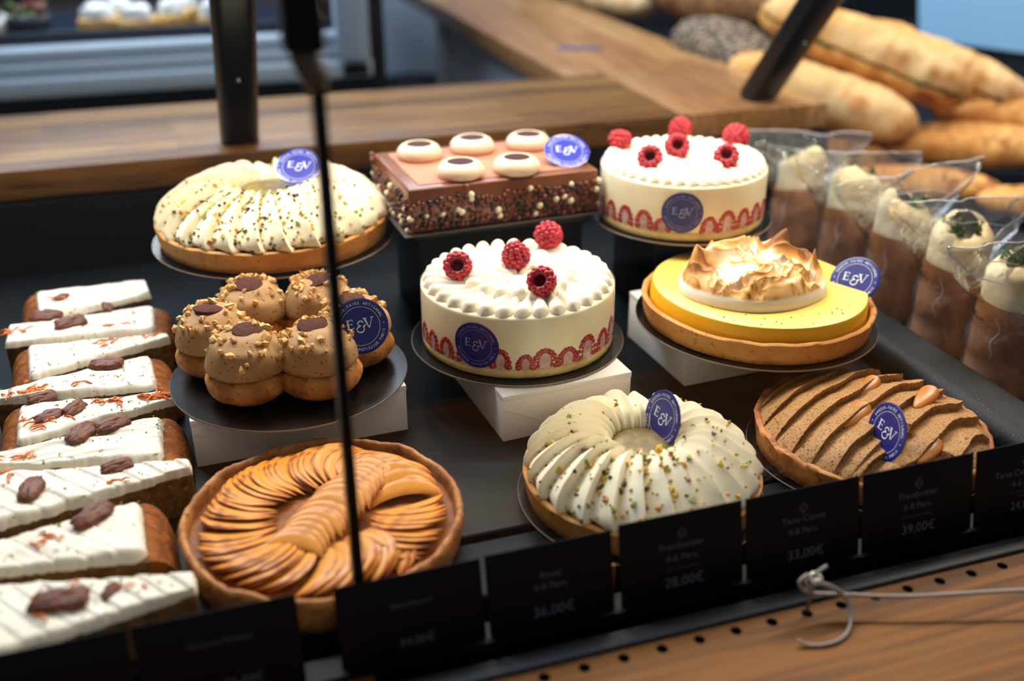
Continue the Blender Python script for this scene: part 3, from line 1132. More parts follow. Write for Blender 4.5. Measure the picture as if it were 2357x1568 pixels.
hv = [(-166, .010, .020), (-153, .011, .021), (-139, .012, .022), (-118, .011, .021), (-104, .009, .015), (-93, .0145, .021), (-79, .0135, .0175), (-65, .0145, .025), (-50, .0125, .022), (-37, .013, .026), (-24, .012, .024), (-178, .011, .02), (-12, .012, .02)]
framboisier((.311, .925, .0527), .1, .064, 'round white cream cake with four raspberries and a navy sticker on its side', 3, 32, 19, -132, .0236, .033, hv)
hv2 = [(-186, .011, .020), (-172, .011, .021), (-157, .012, .022), (-142, .012, .022), (-129, .010, .015), (-98, .011, .018), (-85, .0135, .024), (-71, .012, .023), (-57, .012, .024), (-43, .012, .022), (-30, .012, .022)]
framboisier((.560, 1.055, .1167), .0975, .063, 'round white cream cake with six raspberries at the back', 4, 40, 24, -116.5, .0232, .034, hv2)


# ------------------------------------------------------------------ choux ring
def puff(parent, x, y, rz, s, disc_tilt, seed):
    random.seed(seed)
    b = thing('x', None, None)
    b.name = 'choux_bun'
    bpy.data.objects.remove(b)
    mb = MB()
    R = .0385 * s
    sd = seed * 3.7

    def fn(u, v):
        a = u * 2 * pi
        p = v * pi
        r = R * sin(p) ** .75 if 0 < v < 1 else 0
        z = .018 - .019 * cos(p)
        k = 1 + .06 * noise.noise(Vector((cos(a) * 1.4 + sd, sin(a) * 1.4, v * 2))) + .025 * noise.noise(Vector((cos(a) * 5 + sd, sin(a) * 5, v * 8)))
        return (r * k * cos(a), r * k * sin(a), max(0, z))
    mb.grid(fn, 48, 20, cu=True)
    bun = mb.build('choux_bun', m_choux, parent, loc=(x, y, 0), rot=(0, 0, rz))
    mb = MB()

    def fc(u, v):
        a = u * 2 * pi
        p = v * pi * .5
        rr = (R * .97) * cos(p) ** .62 if v < 1 else 0
        z = .0315 + .033 * sin(p) ** 1.05
        # piped swirl edge and slight tip fold
        sw = .0016 * sin(a * 1 + v * 9) * sin(pi * v)
        k = 1 + .05 * noise.noise(Vector((cos(a) + sd + 5, sin(a), v)))
        if v < .08:
            rr *= .90 + v * 1.25
            z = .030 + v * .05
        return (rr * k * cos(a), rr * k * sin(a), z + sw)
    mb.grid(fc, 48, 28, cu=True)
    c = mb.build('cream_dome', m_praline, bun)
    dz = .0640
    d = MB().lathe([(.0001, 0), (.0138, 0), (.0142, .0005), (.0140, .0018), (.0132, .0024), (.0001, .0024)], 40).build('chocolate_disc', m_choc, bun, angle=40, loc=(disc_tilt[0], disc_tilt[1], dz - .0006), rot=(disc_tilt[2], disc_tilt[3], 0))
    mb = MB()
    for k in range(56):
        a = random.gauss(pi / 2 + .3, 1.7)
        v = random.choice((.5, .55, .6, .6, .66, .7, .75, .8, .5, .85))
        v = min(.86, v + random.uniform(-.05, .03))
        if random.random() < .12:
            v = random.uniform(.2, .45)
        px_, py_, pz_ = fc((a % (2 * pi)) / (2 * pi), v)
        if (px_ - disc_tilt[0]) ** 2 + (py_ - disc_tilt[1]) ** 2 < .0132 ** 2 and py_ < .008:
            continue
        mb.ball((px_, py_, pz_ + .0016), random.uniform(.0022, .0044), 0, 1, (random.uniform(.8, 1.3), random.uniform(.7, 1), random.uniform(.7, 1.1)), jit=1.1, mat=Euler((random.random() * 6, random.random() * 6, 0)).to_matrix())
    n_ = mb.build('hazelnut_pieces', m_nut, bun, smooth=False)
    n_['kind'] = 'stuff'
    return bun


cr = thing('choux_ring', 'ring of hazelnut praline filled choux buns with a round navy plaque', 'pastry', (.074, .934, .0527))
for i, (a, s, dt) in enumerate([(172, .98, (-.002, .002, -.1, .1)), (232, 1.03, (.004, .004, .1, .05)), (290, 1.03, (-.002, .006, .12, .0)), (350, 1.0, (0, 0, .1, .1)), (52, 1.0, (.0, -.002, .05, -.25)), (112, 1.0, (-.001, -.002, .12, 0))]):
    puff(cr, .067 * cos(rad(a)), .067 * sin(rad(a)), 0, s, dt, i + 11)
plaque(cr, (.1385, .872, .1120), face_rot((.1385, .872, .112), None, 6, 3), .0262)


# ------------------------------------------------------------------ lemon meringue tart
lt = thing('lemon_meringue_tart', 'yellow lemon tart topped with torched meringue', 'tart', (.563, .875, .0602), (0, rad(1.0), 0))
shell(lt, .1215, .0235, seed=9)
r = .1125
MB().lathe([(.0001, .010), (r, .010), (r + .001, .018), (r - .0002, .034), (r - .0015, .0365)], 128, rf=lambda rr, z, a: rr + .0004 * noise.noise(Vector((cos(a) * 4, sin(a) * 4, z * 40)))).build('lemon_cream', m_lemon, lt)
MB().lathe([(r - .0013, .0362), (r - .003, .0373), (r * .5, .0375), (.0001, .0375)], 128).build('glaze', m_lemont, lt)
mb = MB()
MR = .074


def ridge(p, s, o=0):
    return 1 - abs(noise.noise(Vector(p) * s + Vector((o, o * 1.3, 0)))) * 2.4


peaks = [(-.056, .020, .022, .0085), (-.040, .012, .008, .014), (.010, .036, .008, .012), (-.020, .038, .013, .015), (.046, .022, .020, .0085), (.036, .026, .012, .018), (.004, .020, .008, .012),
         (.066, -.008, .010, .0055), (-.024, -.014, .008, .008), (.018, -.020, .008, .008)]
MR = .081


def warp(x, y):
    return Vector((x, y, 0)) + Vector((noise.noise(Vector((x, y, 0)) * 26), noise.noise(Vector((x, y, 5)) * 26), 0)) * .030


def mfn(u, v):
    a = u * 2 * pi
    p = v * pi / 2
    rr = MR * (cos(p) ** .55 if v < 1 else 0)
    rr *= 1 + .06 * noise.noise(Vector((cos(a) * 1.3, sin(a) * 1.3, 2)))
    x, y = rr * cos(a), rr * sin(a) * .84
    z = .0175 * min(1, sin(p) * 1.5) ** .7 + .008 * sin(p) ** 4
    edge = min(1, max(0, (v - .20) * 3.4))
    w = warp(x, y)
    rg = ridge((w.x, w.y, 0), 34, 3)
    rg2 = ridge((w.x, w.y, 0), 80, 8)
    z += edge * (.0100 * max(-.5, rg) ** 1 + .0030 * max(-.3, rg2) - .003)
    for px_, py_, hh, ss in peaks:
        d = math.hypot(x - px_, y - py_)
        z += edge * hh * math.exp(-(d / ss) ** 1.5)
    k = max(0, z - .040) * .5
    x -= k * (1 if x < 0 else -.4)
    return (x, y, z + .0005)


def mtone(p, u, v):
    x, y, z = p
    w = warp(x, y)
    rg = ridge((w.x, w.y, 0), 34, 3)
    rg2 = ridge((w.x, w.y, 0), 80, 8)
    big = noise.noise(Vector((x, y, 1)) * 24)
    line = math.exp(-((1 - rg) / .10) ** 2) + .7 * math.exp(-((1 - rg2) / .14) ** 2)
    t = .50 + .40 * line + .9 * big
    if .22 < v < .52 and y < .01:
        t = max(t, .60 + .3 * line + .25 * big)
    if v < .26:
        t = lerp(.12, t, max(0, (v - .18) / .08))
    return min(1, max(0.001, t))


mb.grid(mfn, 220, 110, cu=True, tone=mtone)
mb.build('meringue', m_mering, lt, loc=(-.010, -.004, .0375))
random.seed(5)
mb = MB()
for k in range(46):
    a = random.uniform(-2.9, -.1)
    rr = random.uniform(.078, .108)
    mb.chunk((rr * cos(a), rr * sin(a), .0379), random.uniform(.0004, .0012))
z_ = mb.build('lime_zest', m_zest, lt, smooth=False)
z_['kind'] = 'stuff'
plaque(lt, (.6570, .8410, .1050), face_rot((.657, .841, .105), 40, -24, 8), .0262)


# ------------------------------------------------------------------ coffee caramel tart
ct = thing('coffee_caramel_tart', 'tart of ridged brown coffee cream with caramel blobs, at the right front', 'tart', (.5815, .687, .0027))
shell(ct, .1065, .0255, mat=m_crustd, seed=21, wob=.0018, lipz=.004)
phi = rad(24)
ca, sa = cos(phi), sin(phi)
NP = 9.5
R0 = .104


def cof(u, v, off=0):
    a = u * 2 * pi
    rr = R0 * v
    x, y = rr * cos(a), rr * sin(a)
    t = -x * sa + y * ca          # across the strokes
    s_ = x * ca + y * sa
    base = .0205 + .025 * max(0, 1 - (v ** 2.6)) ** .75
    q = (t / R0 * NP * .5 + 20 + .35 * noise.noise(Vector((s_ * 22, t * 9, 4))))
    f = q - math.floor(q)
    saw = (1 - f) ** 1.0 if f > .10 else f / .10 * .9
    amp = .0105 * min(1, (1 - v) * 5 + .25)
    z = base + amp * saw + .0012 * fbm((x, y, 0), 60, 2)
    if s_ < -.02 and t < -.035:      # the dented front left
        z += .006 * noise.noise(Vector((x, y, 2)) * 38) - .003
    x -= saw * amp * .5 * -sa
    y -= saw * amp * .5 * ca
    return Vector((x, y, z))


mb = MB()
# regular lattice clipped to the disc, so the stroke edges stay crisp
n = 230


def cof2(u, v):
    # lattice aligned with the strokes: u along, v across
    t = (v * 2 - 1) * R0
    half = math.sqrt(max(0, R0 * R0 - t * t))
    s_ = (u * 2 - 1) * half
    x, y = s_ * ca - t * sa, s_ * sa + t * ca
    rr = math.hypot(x, y) / R0
    a = math.atan2(y, x)
    return cof(a / (2 * pi), min(1, rr))


mb.grid(cof2, 120, 300)
m_coffee2 = bpy.data.materials.get('coffee_cream')
for nd in m_coffee2.node_tree.nodes:
    if nd.type == 'MAPPING':
        nd.inputs['Rotation'].default_value = (0, 0, 0)
        nd.inputs['Scale'].default_value = (620, 620, 170)
    if nd.type == 'TEX_NOISE' and nd.inputs['Scale'].default_value in (20, 300):
        nd.inputs['Scale'].default_value = nd.inputs['Scale'].default_value / 300
mb.build('coffee_cream', m_coffee, ct, angle=60)
for (x, y, L, w, dz) in [(-.031, -.013, .021, .009, .002), (.044, -.013, .019, .009, .003), (.001, -.075, .019, .009, .002), (.012, .029, .018, .008, .002)]:
    p0 = cof(math.atan2(y, x) / (2 * pi), math.hypot(x, y) / R0)
    mb = MB()
    mb.grid(lambda u, v: (L * (cos(pi * v) + .25 * sin(pi * v) ** 2), w * sin(pi * v) ** .8 * cos(2 * pi * u) * (1 + .2 * cos(pi * v)), .0040 * sin(pi * v) ** .7 * sin(2 * pi * u) + .0002 + .003 * max(0, cos(pi * v)) ** 3), 20, 16, cu=True)
    mb.build('caramel_blob', m_caramel, ct, loc=(x, y, p0.z + dz), rot=(rad(6), rad(-8), phi + .1))
plaque(ct, (.5505, .630, .0575), face_rot((.55, .630, .058), 14, -54, 0), .0262)


# ------------------------------------------------------------------ chocolate pearl cake
cc = thing('chocolate_pearl_cake', 'rectangular milk chocolate cake with pearls on its sides and five cream rings on top', 'cake', (.338, 1.134, .1302), (0, 0, rad(2.5)))
MB().rbox(-.121, .126, -.086, .086, -.0022, -.0004, .0005, 2).build('cake_card', M('brown_card', '3a2c22', .6), cc, angle=30)
mb = MB()
mb.rbox(-.113, .113, -.078, .078, 0, .050, .003, 3)
mb.build('cake_body', m_chocg, cc, angle=40)
mb = MB()
mb.rbox(-.098, .098, -.066, .066, .0495, .0510, .001, 2)
mb.build('velvet_top', m_chocm, cc, angle=40)
rings = [(-.0670, .036), (.0010, .042), (.070, .033), (-.0440, -.050), (.0210, -.056)]
for i, (x, y) in enumerate(rings):
    mb = MB()
    mb.lathe([(.0145, .0160), (.0155, .0169), (.0180, .0168), (.0225, .0145), (.0260, .0100), (.0268, .0055), (.0255, .0015), (.0235, 0)], 56, rf=lambda rr, z, a: rr * (1 + .02 * noise.noise(Vector((cos(a) + i * 3, sin(a), z * 50)))))
    mb.disc((0, 0), .0152, .0166, mi=1)
    c = mb.build('cream_ring', [m_ganw, m_gand], cc, loc=(x, y, .0510))
random.seed(42)
pe = []


def pearl_pos(face):
    # dense but irregular cover, thinning towards the top
    u = random.uniform(-1, 1)
    zz = random.random() ** 1.35 * .043 + .003
    top = .037 + .006 * noise.noise(Vector((u * 3, face * 5, 0)))
    if zz > top:
        return None
    d = .0008
    if face == 0:
        return (u * .113, -.0785 - d, zz)
    if face == 1:
        return (-.1135 - d, u * .078, zz)
    if face == 2:
        return (.1135 + d, u * .078, zz)


placed = []


def free(p, r):
    for q, r2 in placed:
        if (q - p).length_squared < ((r + r2) * .82) ** 2:
            return False
    return True


for face, cnt in ((0, 1500), (1, 620), (2, 620)):
    for k in range(cnt):
        p = pearl_pos(face)
        if p is None:
            continue
        p = Vector(p)
        rr = random.uniform(.0024, .0036)
        if free(p, rr):
            placed.append((p, rr))
# a few pearls on the rim
for p in [(.110, .080, .0535), (.116, .056, .0515), (-.116, .072, .050), (-.117, .066, .046), (-.047, -.0795, .0475)]:
    placed.append((Vector(p), .0034))
white = [q for q in placed if random.random() < .12 or q[1] > .00361]
rest = [q for q in placed if q not in white]
proto = MB().ball((0, 0, 0), 1.0, sub=3).build('chocolate_pearl', m_pearlw, cc)
me_w = proto.data
meshes = {}
for nm, mt in (('m', m_pearlm), ('d', m_pearld)):
    me = me_w.copy()
    me.materials.clear()
    me.materials.append(mt)
    meshes[nm] = me
white = sorted(white, key=lambda q: q[0].y)
cnt = 0
lst = [(q, 'w') for q in white[:70]] + [(q, random.choice('mmd')) for q in sorted(rest, key=lambda q: q[0].y - q[1] * 30)[:30]]
used_rest = set()
for (q, kk) in lst:
    o = proto if cnt == 0 else proto.copy()
    if cnt:
        COL.objects.link(o)
    cnt += 1
    if kk != 'w':
        o.data = meshes[kk]
        used_rest.add(id(q))
    s = q[1] * (1.2 if kk == 'w' else 1)
    o.scale = (s, s, s)
    o.location = q[0]
    o.parent = cc
mb = MB()
for q in white[70:]:
    mb.ball(q[0], q[1] * 1.1, 0, 2)
for q in rest:
    if id(q) not in used_rest:
        mb.ball(q[0], q[1], random.choice((1, 1, 2, 2, 1)), 2)
o = mb.build('chocolate_pearls', [m_pearlw, m_pearlm, m_pearld], cc)
o['kind'] = 'stuff'
pl = plaque(cc, (.427, 1.092, .1945), face_rot((.427, 1.092, .1945), 60, 10, -6), .0265, m_blueg)


# ------------------------------------------------------------------ apple tart
at = thing('apple_tart', 'large glazed apple tart with fanned slices, at the front beside the carrot cake', 'tart', (.071, .703, .0004))
AR = .1125
mb = MB()
prof = [(.0001, 0), (AR - .006, 0), (AR - .003, .002), (AR - .001, .012), (AR, .022), (AR + .001, .029), (AR - .0005, .0325), (AR - .0025, .0335), (AR - .005, .032), (AR - .006, .028), (AR - .007, .020), (.0001, .018)]


def arf(rr, z, a):
    return rr + ((.0022 * noise.noise(Vector((cos(a) * 2.2, sin(a) * 2.2, 1))) + .001 * noise.noise(Vector((cos(a) * 14, sin(a) * 14, z * 150)))) if rr > .09 else 0)


def azf(rr, z, a):
    return z + ((.0032 * noise.noise(Vector((cos(a) * 4, sin(a) * 4, 7))) + .0014 * noise.noise(Vector((cos(a) * 16, sin(a) * 16, 3)))) if z > .026 else 0)


mb.lathe(prof, 220, rf=arf, zf=azf)
mb.build('tart_shell', m_crustd, at, angle=70)
MB().grid(lambda u, v: (.1065 * v * cos(2 * pi * u), .1065 * v * sin(2 * pi * u), .0225 + .0015 * noise.noise(Vector((v * cos(2 * pi * u), v * sin(2 * pi * u), 0)) * 9)), 64, 20, cu=True).build('compote', m_compote, at)


def slice_mb(L=.060, Wd=.020, th=.0022, bow=.35):
    """half-moon apple slice, chord along X, arc towards +Y"""
    mb = MB()
    n, m = 22, 7

    def fn(u, v):
        x = (u - .5) * L
        arc = Wd * (max(0, 1 - abs(2 * u - 1) ** 2.6)) ** .5
        w = v * 2 - 1
        y = arc * (w * .5 + .5) + bow * .024 * (1 - (2 * u - 1) ** 2)
        edge = th * .5 * (max(0, 1 - abs(w) ** 3)) ** .5 * (max(0, 1 - abs(2 * u - 1) ** 6)) ** .5
        return x, y, edge

    def tone(p, u, v):
        return min(1, max(.001, .25 + .75 * max(0, v - .70) / .25 * (.7 + .8 * noise.noise(Vector((u * 6, v * 3, 1)))) + .5 * abs(2 * u - 1) ** 4 + .35 * noise.noise(Vector((u * 9, v * 4, 4)))))
    for sg in (1, -1):
        mb.grid(lambda u, v: (fn(u, v)[0], fn(u, v)[1], sg * fn(u, v)[2]) if sg > 0 else (fn(u, 1 - v)[0], fn(u, 1 - v)[1], -fn(u, 1 - v)[2]), n, m, tone=(tone if sg > 0 else lambda p, u, v: tone(p, u, 1 - v)))
    return mb


sl = [slice_mb(.062, .016, .0028).build('apple_slice', m_apple, at), slice_mb(.058, .015, .0030, .5).build('apple_slice', m_apple, at), slice_mb(.061, .017, .0027, .4).build('apple_slice', m_apple, at)]
used = [False] * 3
random.seed(12)


def put_slice(x, y, z, rz, tilt, sc=1.0, yaw2=0):
    k = random.randrange(3)
    if used[k]:
        o = sl[k].copy()
        COL.objects.link(o)
    else:
        o = sl[k]
        used[k] = True
    o.location = (x, y, z)
    o.scale = (sc, sc, sc)
    o.rotation_mode = 'XYZ'
    o.rotation_euler = (Matrix.Rotation(rz, 3, 'Z') @ Matrix.Rotation(yaw2, 3, 'Y') @ Matrix.Rotation(tilt, 3, 'X')).to_euler()
    return o


ns_ = 0
# six fans around the rim; slices run from rim to centre and lean on one another
fans = [(168, 96, 17, -1), (236, 176, 15, -1), (302, 250, 14, -1), (358, 308, 13, 1), (46, -2, 12, -1), (92, 50, 11, -1)]
for (a1, a0, cnt_, sgn) in fans:
    for i in range(cnt_):
        f = i / (cnt_ - 1)
        a = rad(lerp(a1, a0, f) if sgn > 0 else lerp(a0, a1, f))
        rr = .0695 + random.uniform(-.002, .002)
        # chord direction radial; arc bulges along the fan's travel
        put_slice(rr * cos(a), rr * sin(a), .0255 + .003 * sin(pi * f), a + (pi if sgn > 0 else 0) + random.uniform(-.06, .06) + (.10 * sgn), rad(23) + random.uniform(-.06, .06), random.uniform(.96, 1.06), yaw2=random.uniform(-.04, .04))
        ns_ += 1
for i in range(16):
    f = i / 15
    p = Vector((lerp(.040, -.034, f), lerp(.036, -.052, f)))
    put_slice(p.x, p.y, .0315 + .002 * sin(pi * f), rad(-38) + .5 * (f - .5), rad(24), random.uniform(.80, .90))


# ------------------------------------------------------------------ carrot cake slices
def poly_len(tip, c, w0, w1, L, ang):
    return


def carrot_slice(label, tip, ang, L, w0, w1, seed, H=.0375, FT=.0075, crust=True, groove=0):
    """wedge: narrow end at `tip`, growing along direction ang; round crust at the wide end"""
    random.seed(seed)
    t = thing('carrot_cake_slice', label, 'cake slice', (tip[0], tip[1], .0003), (0, 0, rad(ang)), 'carrot cake slices laid head to tail')

    def halfw(x):
        return lerp(w0, w1, x / L) / 2
    # sponge: closed section swept along the length
    nu, nv = 46, 40

    def sp(u, v):
        # v round the section
        xl = L + .020
        x = u * xl
        k = 1.0
        if x > L:
            e = (x - L) / .020
            k = (1 - .0 * e)
        hw = halfw(min(x, L)) + (x > L) * 0
        q = v * 4
        s = int(q) % 4
        f = q - int(q)
        yb, zb = hw, H
        if x > L - .004:
            e = min(1, (x - L + .004) / .024)
            hw2 = hw * math.sqrt(max(0, 1 - (e * .62) ** 2.2))
            zt = H * math.sqrt(max(.0, 1 - (e) ** 2.6))
            yb, zb = hw2, max(zt, .004)
        if s == 0:
            y, z = lerp(-yb, yb, f), 0
        elif s == 1:
            y, z = yb, lerp(0, zb, f)
        elif s == 2:
            y, z = lerp(yb, -yb, f), zb
        else:
            y, z = -yb, lerp(zb, 0, f)
        nz = Vector((x, y, z)) * 90 + Vector((seed, 0, 0))
        j = .0009
        return (x + j * noise.noise(nz) * (u > 0), y + j * 1.3 * noise.noise(nz + Vector((7, 0, 0))), z + (j * noise.noise(nz + Vector((0, 7, 0))) if z > .001 else 0))
    mb = MB()
    mb.grid(sp, nu, nv, cv=True)
    # materials: crust on the far end and the bottom strip
    mi = []
    for f in mb.f:
        cx = sum(mb.v[i][0] for i in f) / 4
        mi.append(1 if cx > L - .001 else 0)
    mb.m = mi
    mb.add([sp(0, j / nv) for j in range(nv)], [tuple(range(nv))[::-1]], 0)
    mb.add([sp(1, j / nv) for j in range(nv)], [tuple(range(nv))], 1)
    mb.build('sponge', [m_crumb, m_crustb], t, angle=50)

    # frosting slab
    def ft(u, v, top):
        x = lerp(-.001, L - .001, u)
        hw = halfw(x) + .0022 * noise.noise(Vector((x * 70, seed, round(v) * 3))) + .0010 * noise.noise(Vector((x * 240, seed, round(v) * 3)))
        w = v * 2 - 1
        if x > L - .012:
            e = (x - L + .012) / .012
            hw *= math.sqrt(max(0, 1 - .5 * e ** 3))
        y = w * hw
        edge = 1 - max(0, abs(w) - .78) / .22
        eu = min(1, u / .02) * min(1, (1 - u) / .035)
        z = H + FT * (max(0, 1 - (1 - edge) ** 2.2)) * (max(0, 1 - (1 - eu) ** 2)) ** .5
        g = noise.noise(Vector((x * 14 + seed, y * 150, 0)))
        if groove:
            q = (x + y * .8) / groove + seed * .37
            f = q - math.floor(q)
            z += -.0016 * math.exp(-(min(f, 1 - f) / .05) ** 2) * edge + .0012 * f * edge
        else:
            z += .0026 * g * edge
        z += .0022 * noise.noise(Vector((x * 40, y * 40, seed))) * edge
        x += .0014 * noise.noise(Vector((y * 200, seed, 0))) * (u > .9)
        return (x, y, z if top else H - .0005)
    mb = MB()
    mb.grid(lambda u, v: ft(u, v, 1), 110, 44)
    rim = [ft(i / 109, 0, 1) for i in range(110)] + [ft(1, j / 43, 1) for j in range(1, 44)] + [ft(i / 109, 1, 1) for i in range(108, -1, -1)] + [ft(0, j / 43, 1) for j in range(42, 0, -1)]
    n = len(rim)
    low = [(x, y, H - .0006 - .0007 * abs(noise.noise(Vector((x * 200, y * 200, 0))))) for x, y, z in rim]
    mb.add(rim + low, [(i, n + i, n + (i + 1) % n, (i + 1) % n) for i in range(n)])
    mb.build('frosting', m_frost, t, angle=60)

    def top_at(x, yf):
        u = (x + .001) / L
        return ft(min(.98, max(.02, u)), min(.97, max(.03, yf)), 1)
    # zest and carrot threads
    mb = MB()
    for k in range(46):
        cxx = random.choice((.3, .55, .8)) * L
        p = top_at(min(L * .97, max(.006, random.gauss(cxx, L * .13))), random.random())
        mb.chunk((p[0], p[1], p[2] + .0003), random.uniform(.0005, .0013))
        if random.random() < .35:
            a = random.uniform(0, pi)
            mb.tube([(p[0], p[1], p[2] + .0006), (p[0] + .002 * cos(a), p[1] + .002 * sin(a), p[2] + .0012), (p[0] + .004 * cos(a + .4), p[1] + .004 * sin(a + .4), p[2] + .0006)], .00035, 5)
    z_ = mb.build('lime_zest', m_zest, t)
    z_['kind'] = 'stuff'
    return t, top_at


def shreds(t, top_at, spots, seed):
    random.seed(seed)
    mb = MB()
    for (x, f, n, sp) in spots:
        for k in range(n):
            p = Vector(top_at(x + random.gauss(0, sp), min(.95, max(.05, f + random.gauss(0, sp * 12)))))
            a = random.uniform(-.9, .9) + random.choice((0, pi))
            l = random.uniform(.006, .016)
            b = random.uniform(-.8, .8)
            pts = []
            for i in range(6):
                s = i / 5
                pts.append(p + Vector((cos(a + b * s) * l * s, sin(a + b * s) * l * s, .0008 + .0022 * sin(pi * s) * random.random())))
            mb.tube(pts, [.0004, .0008, .0009, .0009, .0007, .0003], 6)
    o = mb.build('carrot_shreds', m_carrot, t)
    o['kind'] = 'stuff'


# positions read along the row, back to front; odd ones have the thin end at the right
SL = []
SL.append(carrot_slice('carrot cake slice at the back of the row, thin end to the right', (-.058, 1.204), 187, .122, .045, .092, 31))
SL.append(carrot_slice('second carrot cake slice from the back with two pecans at its left', (-.202, 1.116), -1, .152, .048, .070, 32))
SL.append(carrot_slice('carrot cake slice with fine grooves, third from the back, thin end to the right', (-.038, 1.056), 185.5, .140, .012, .080, 33))
SL.append(carrot_slice('carrot cake slice with one pecan at its right end, fourth from the back', (-.200, .972), 4.0, .147, .020, .074, 34))
SL.append(carrot_slice('carrot cake slice under the orange shreds, fifth from the back', (-.038, .918), 182.5, .138, .016, .076, 35))
SL.append(carrot_slice('carrot cake slice with two pecans close together, beside the choux ring box', (-.200, .850), -.8, .152, .016, .080, 36))
SL.append(carrot_slice('carrot cake slice with diagonal cuts, thin end towards the apple tart', (-.028, .789), 180.5, .175, .012, .096, 37, groove=.022))
SL.append(carrot_slice('carrot cake slice beside the left edge of the apple tart', (-.225, .703), 3.2, .160, .020, .080, 38, groove=.019))
SL.append(carrot_slice('frontmost carrot cake slice with a large flat pecan', (-.032, .630), 179, .165, .018, .098, 39, groove=.018))
for i, sp in enumerate([[(.10, .4, 3, .006)], [(.008, .5, 10, .005), (.12, .3, 2, .006)], [(.055, .25, 5, .006), (.065, .4, 4, .008), (.018, .3, 3, .004)],
                        [(.035, .35, 16, .005), (.078, .25, 4, .005), (.015, .2, 4, .003)], [(.010, .5, 34, .006), (.055, .45, 12, .010), (.11, .7, 9, .007), (.13, .6, 5, .004)],
                        [(.04, .35, 5, .006), (.01, .4, 3, .004)], [(.05, .75, 3, .006), (.15, .2, 3, .006)], [(.09, .5, 6, .008)], [(.04, .5, 2, .004), (.11, .5, 8, .01), (.155, .4, 6, .006)]]):
    shreds(SL[i][0], SL[i][1], sp, 60 + i)


# pecans
def pecan_mb(seed):
    mb = MB()

    def shape(u, v):
        a = u * 2 * pi
        p = v * pi
        L, Wd, Ht = .0158, .0092, .0050
        x = -L * cos(p)
        r = sin(p) ** .62 if 0 < v < 1 else 0
        y = Wd * r * cos(a)
        z = Ht * r * sin(a)
        n1 = noise.noise(Vector((x * 90, y * 330, seed)))
        g = math.exp(-((y + .0006 * sin(x * 400)) / .0011) ** 2)
        z -= (.0013 * g) * (r > 0)
        fur = sum(math.exp(-((abs(y) - c0_ - .0004 * sin(x * 600 + seed)) / .0005) ** 2) for c0_ in (.0028, .0050))
        z -= .0009 * fur * (z > 0) * r
        k = 1 + .22 * noise.noise(Vector((x * 110, y * 110, seed * 3.0))) + .07 * noise.noise(Vector((x * 400, y * 400, z * 400 + seed)))
        if x > .006 and seed > 2:
            y *= 1.15
        return (x * k, y * k, z * k + n1 * .0011 * r + .0032)

    def tone(p, u, v):
        return min(1, max(.001, .30 + .9 * abs(noise.noise(Vector((p[0] * 130, p[1] * 520, seed)))) + .35 * noise.noise(Vector((p[0] * 90, p[1] * 90, seed + 4)))))
    mb.grid(shape, 56, 34, cu=True, tone=tone)
    return mb


pc = [pecan_mb(s).build('pecan', m_pecan) for s in (1, 4)]
pu = [False, False]
pz = .0443
for i, (x, y, rz, sc, tl, lab) in enumerate([
        (-.152, 1.197, 30, .62, .2, 'small dark pecan piece on the rearmost carrot cake slice'),
        (-.102, 1.150, 95, .72, .5, 'pecan piece alone near the right of the second carrot cake slice'),
        (-.165, 1.143, -5, 1.12, .25, 'large pecan at the far left of the second carrot cake slice'),
        (-.139, 1.117, 20, 1.08, .35, 'elongated pecan just in front of the large one on the second slice'),
        (-.099, 1.001, -5, 1.05, .1, 'pecan at the right end of the fourth carrot cake slice'),
        (-.156, .948, 15, .85, .35, 'light brown pecan at the left end of the fifth carrot cake slice'),
        (-.147, .908, 30, .85, .25, 'pecan above the orange shreds at the left of the sixth slice'),
        (-.126, .917, 50, .80, .5, 'pecan tilted on its side, on the fifth carrot cake slice'),
        (-.117, .866, 60, 1.10, .15, 'largest of the two close pecans on the sixth slice'),
        (-.092, .874, 25, 1.00, .25, 'right one of the two close pecans on the sixth slice'),
        (-.152, .786, 80, 1.05, .0, 'two-lobed pecan at the left of the diagonally cut slice'),
        (-.087, .800, 15, .85, .4, 'pecan near the thin end of the diagonally cut slice'),
        (-.103, .731, 45, 1.15, .1, 'smooth elongated pecan on the slice beside the apple tart'),
        (-.122, .632, -5, 1.25, .0, 'large flat pecan on the frontmost carrot cake slice'),
        (-.089, .634, 60, .60, .5, 'small dark pecan piece right of the large one on the frontmost slice')]):
    k = i % 2
    o = pc[k] if not pu[k] else pc[k].copy()
    if pu[k]:
        COL.objects.link(o)
    pu[k] = True
    o.location = (x, y, pz)
    o.rotation_euler = (tl, 0, rad(rz))
    o.scale = (sc, sc, sc)
    tag(o, lab, 'pecan', 'pecans on the carrot cake')


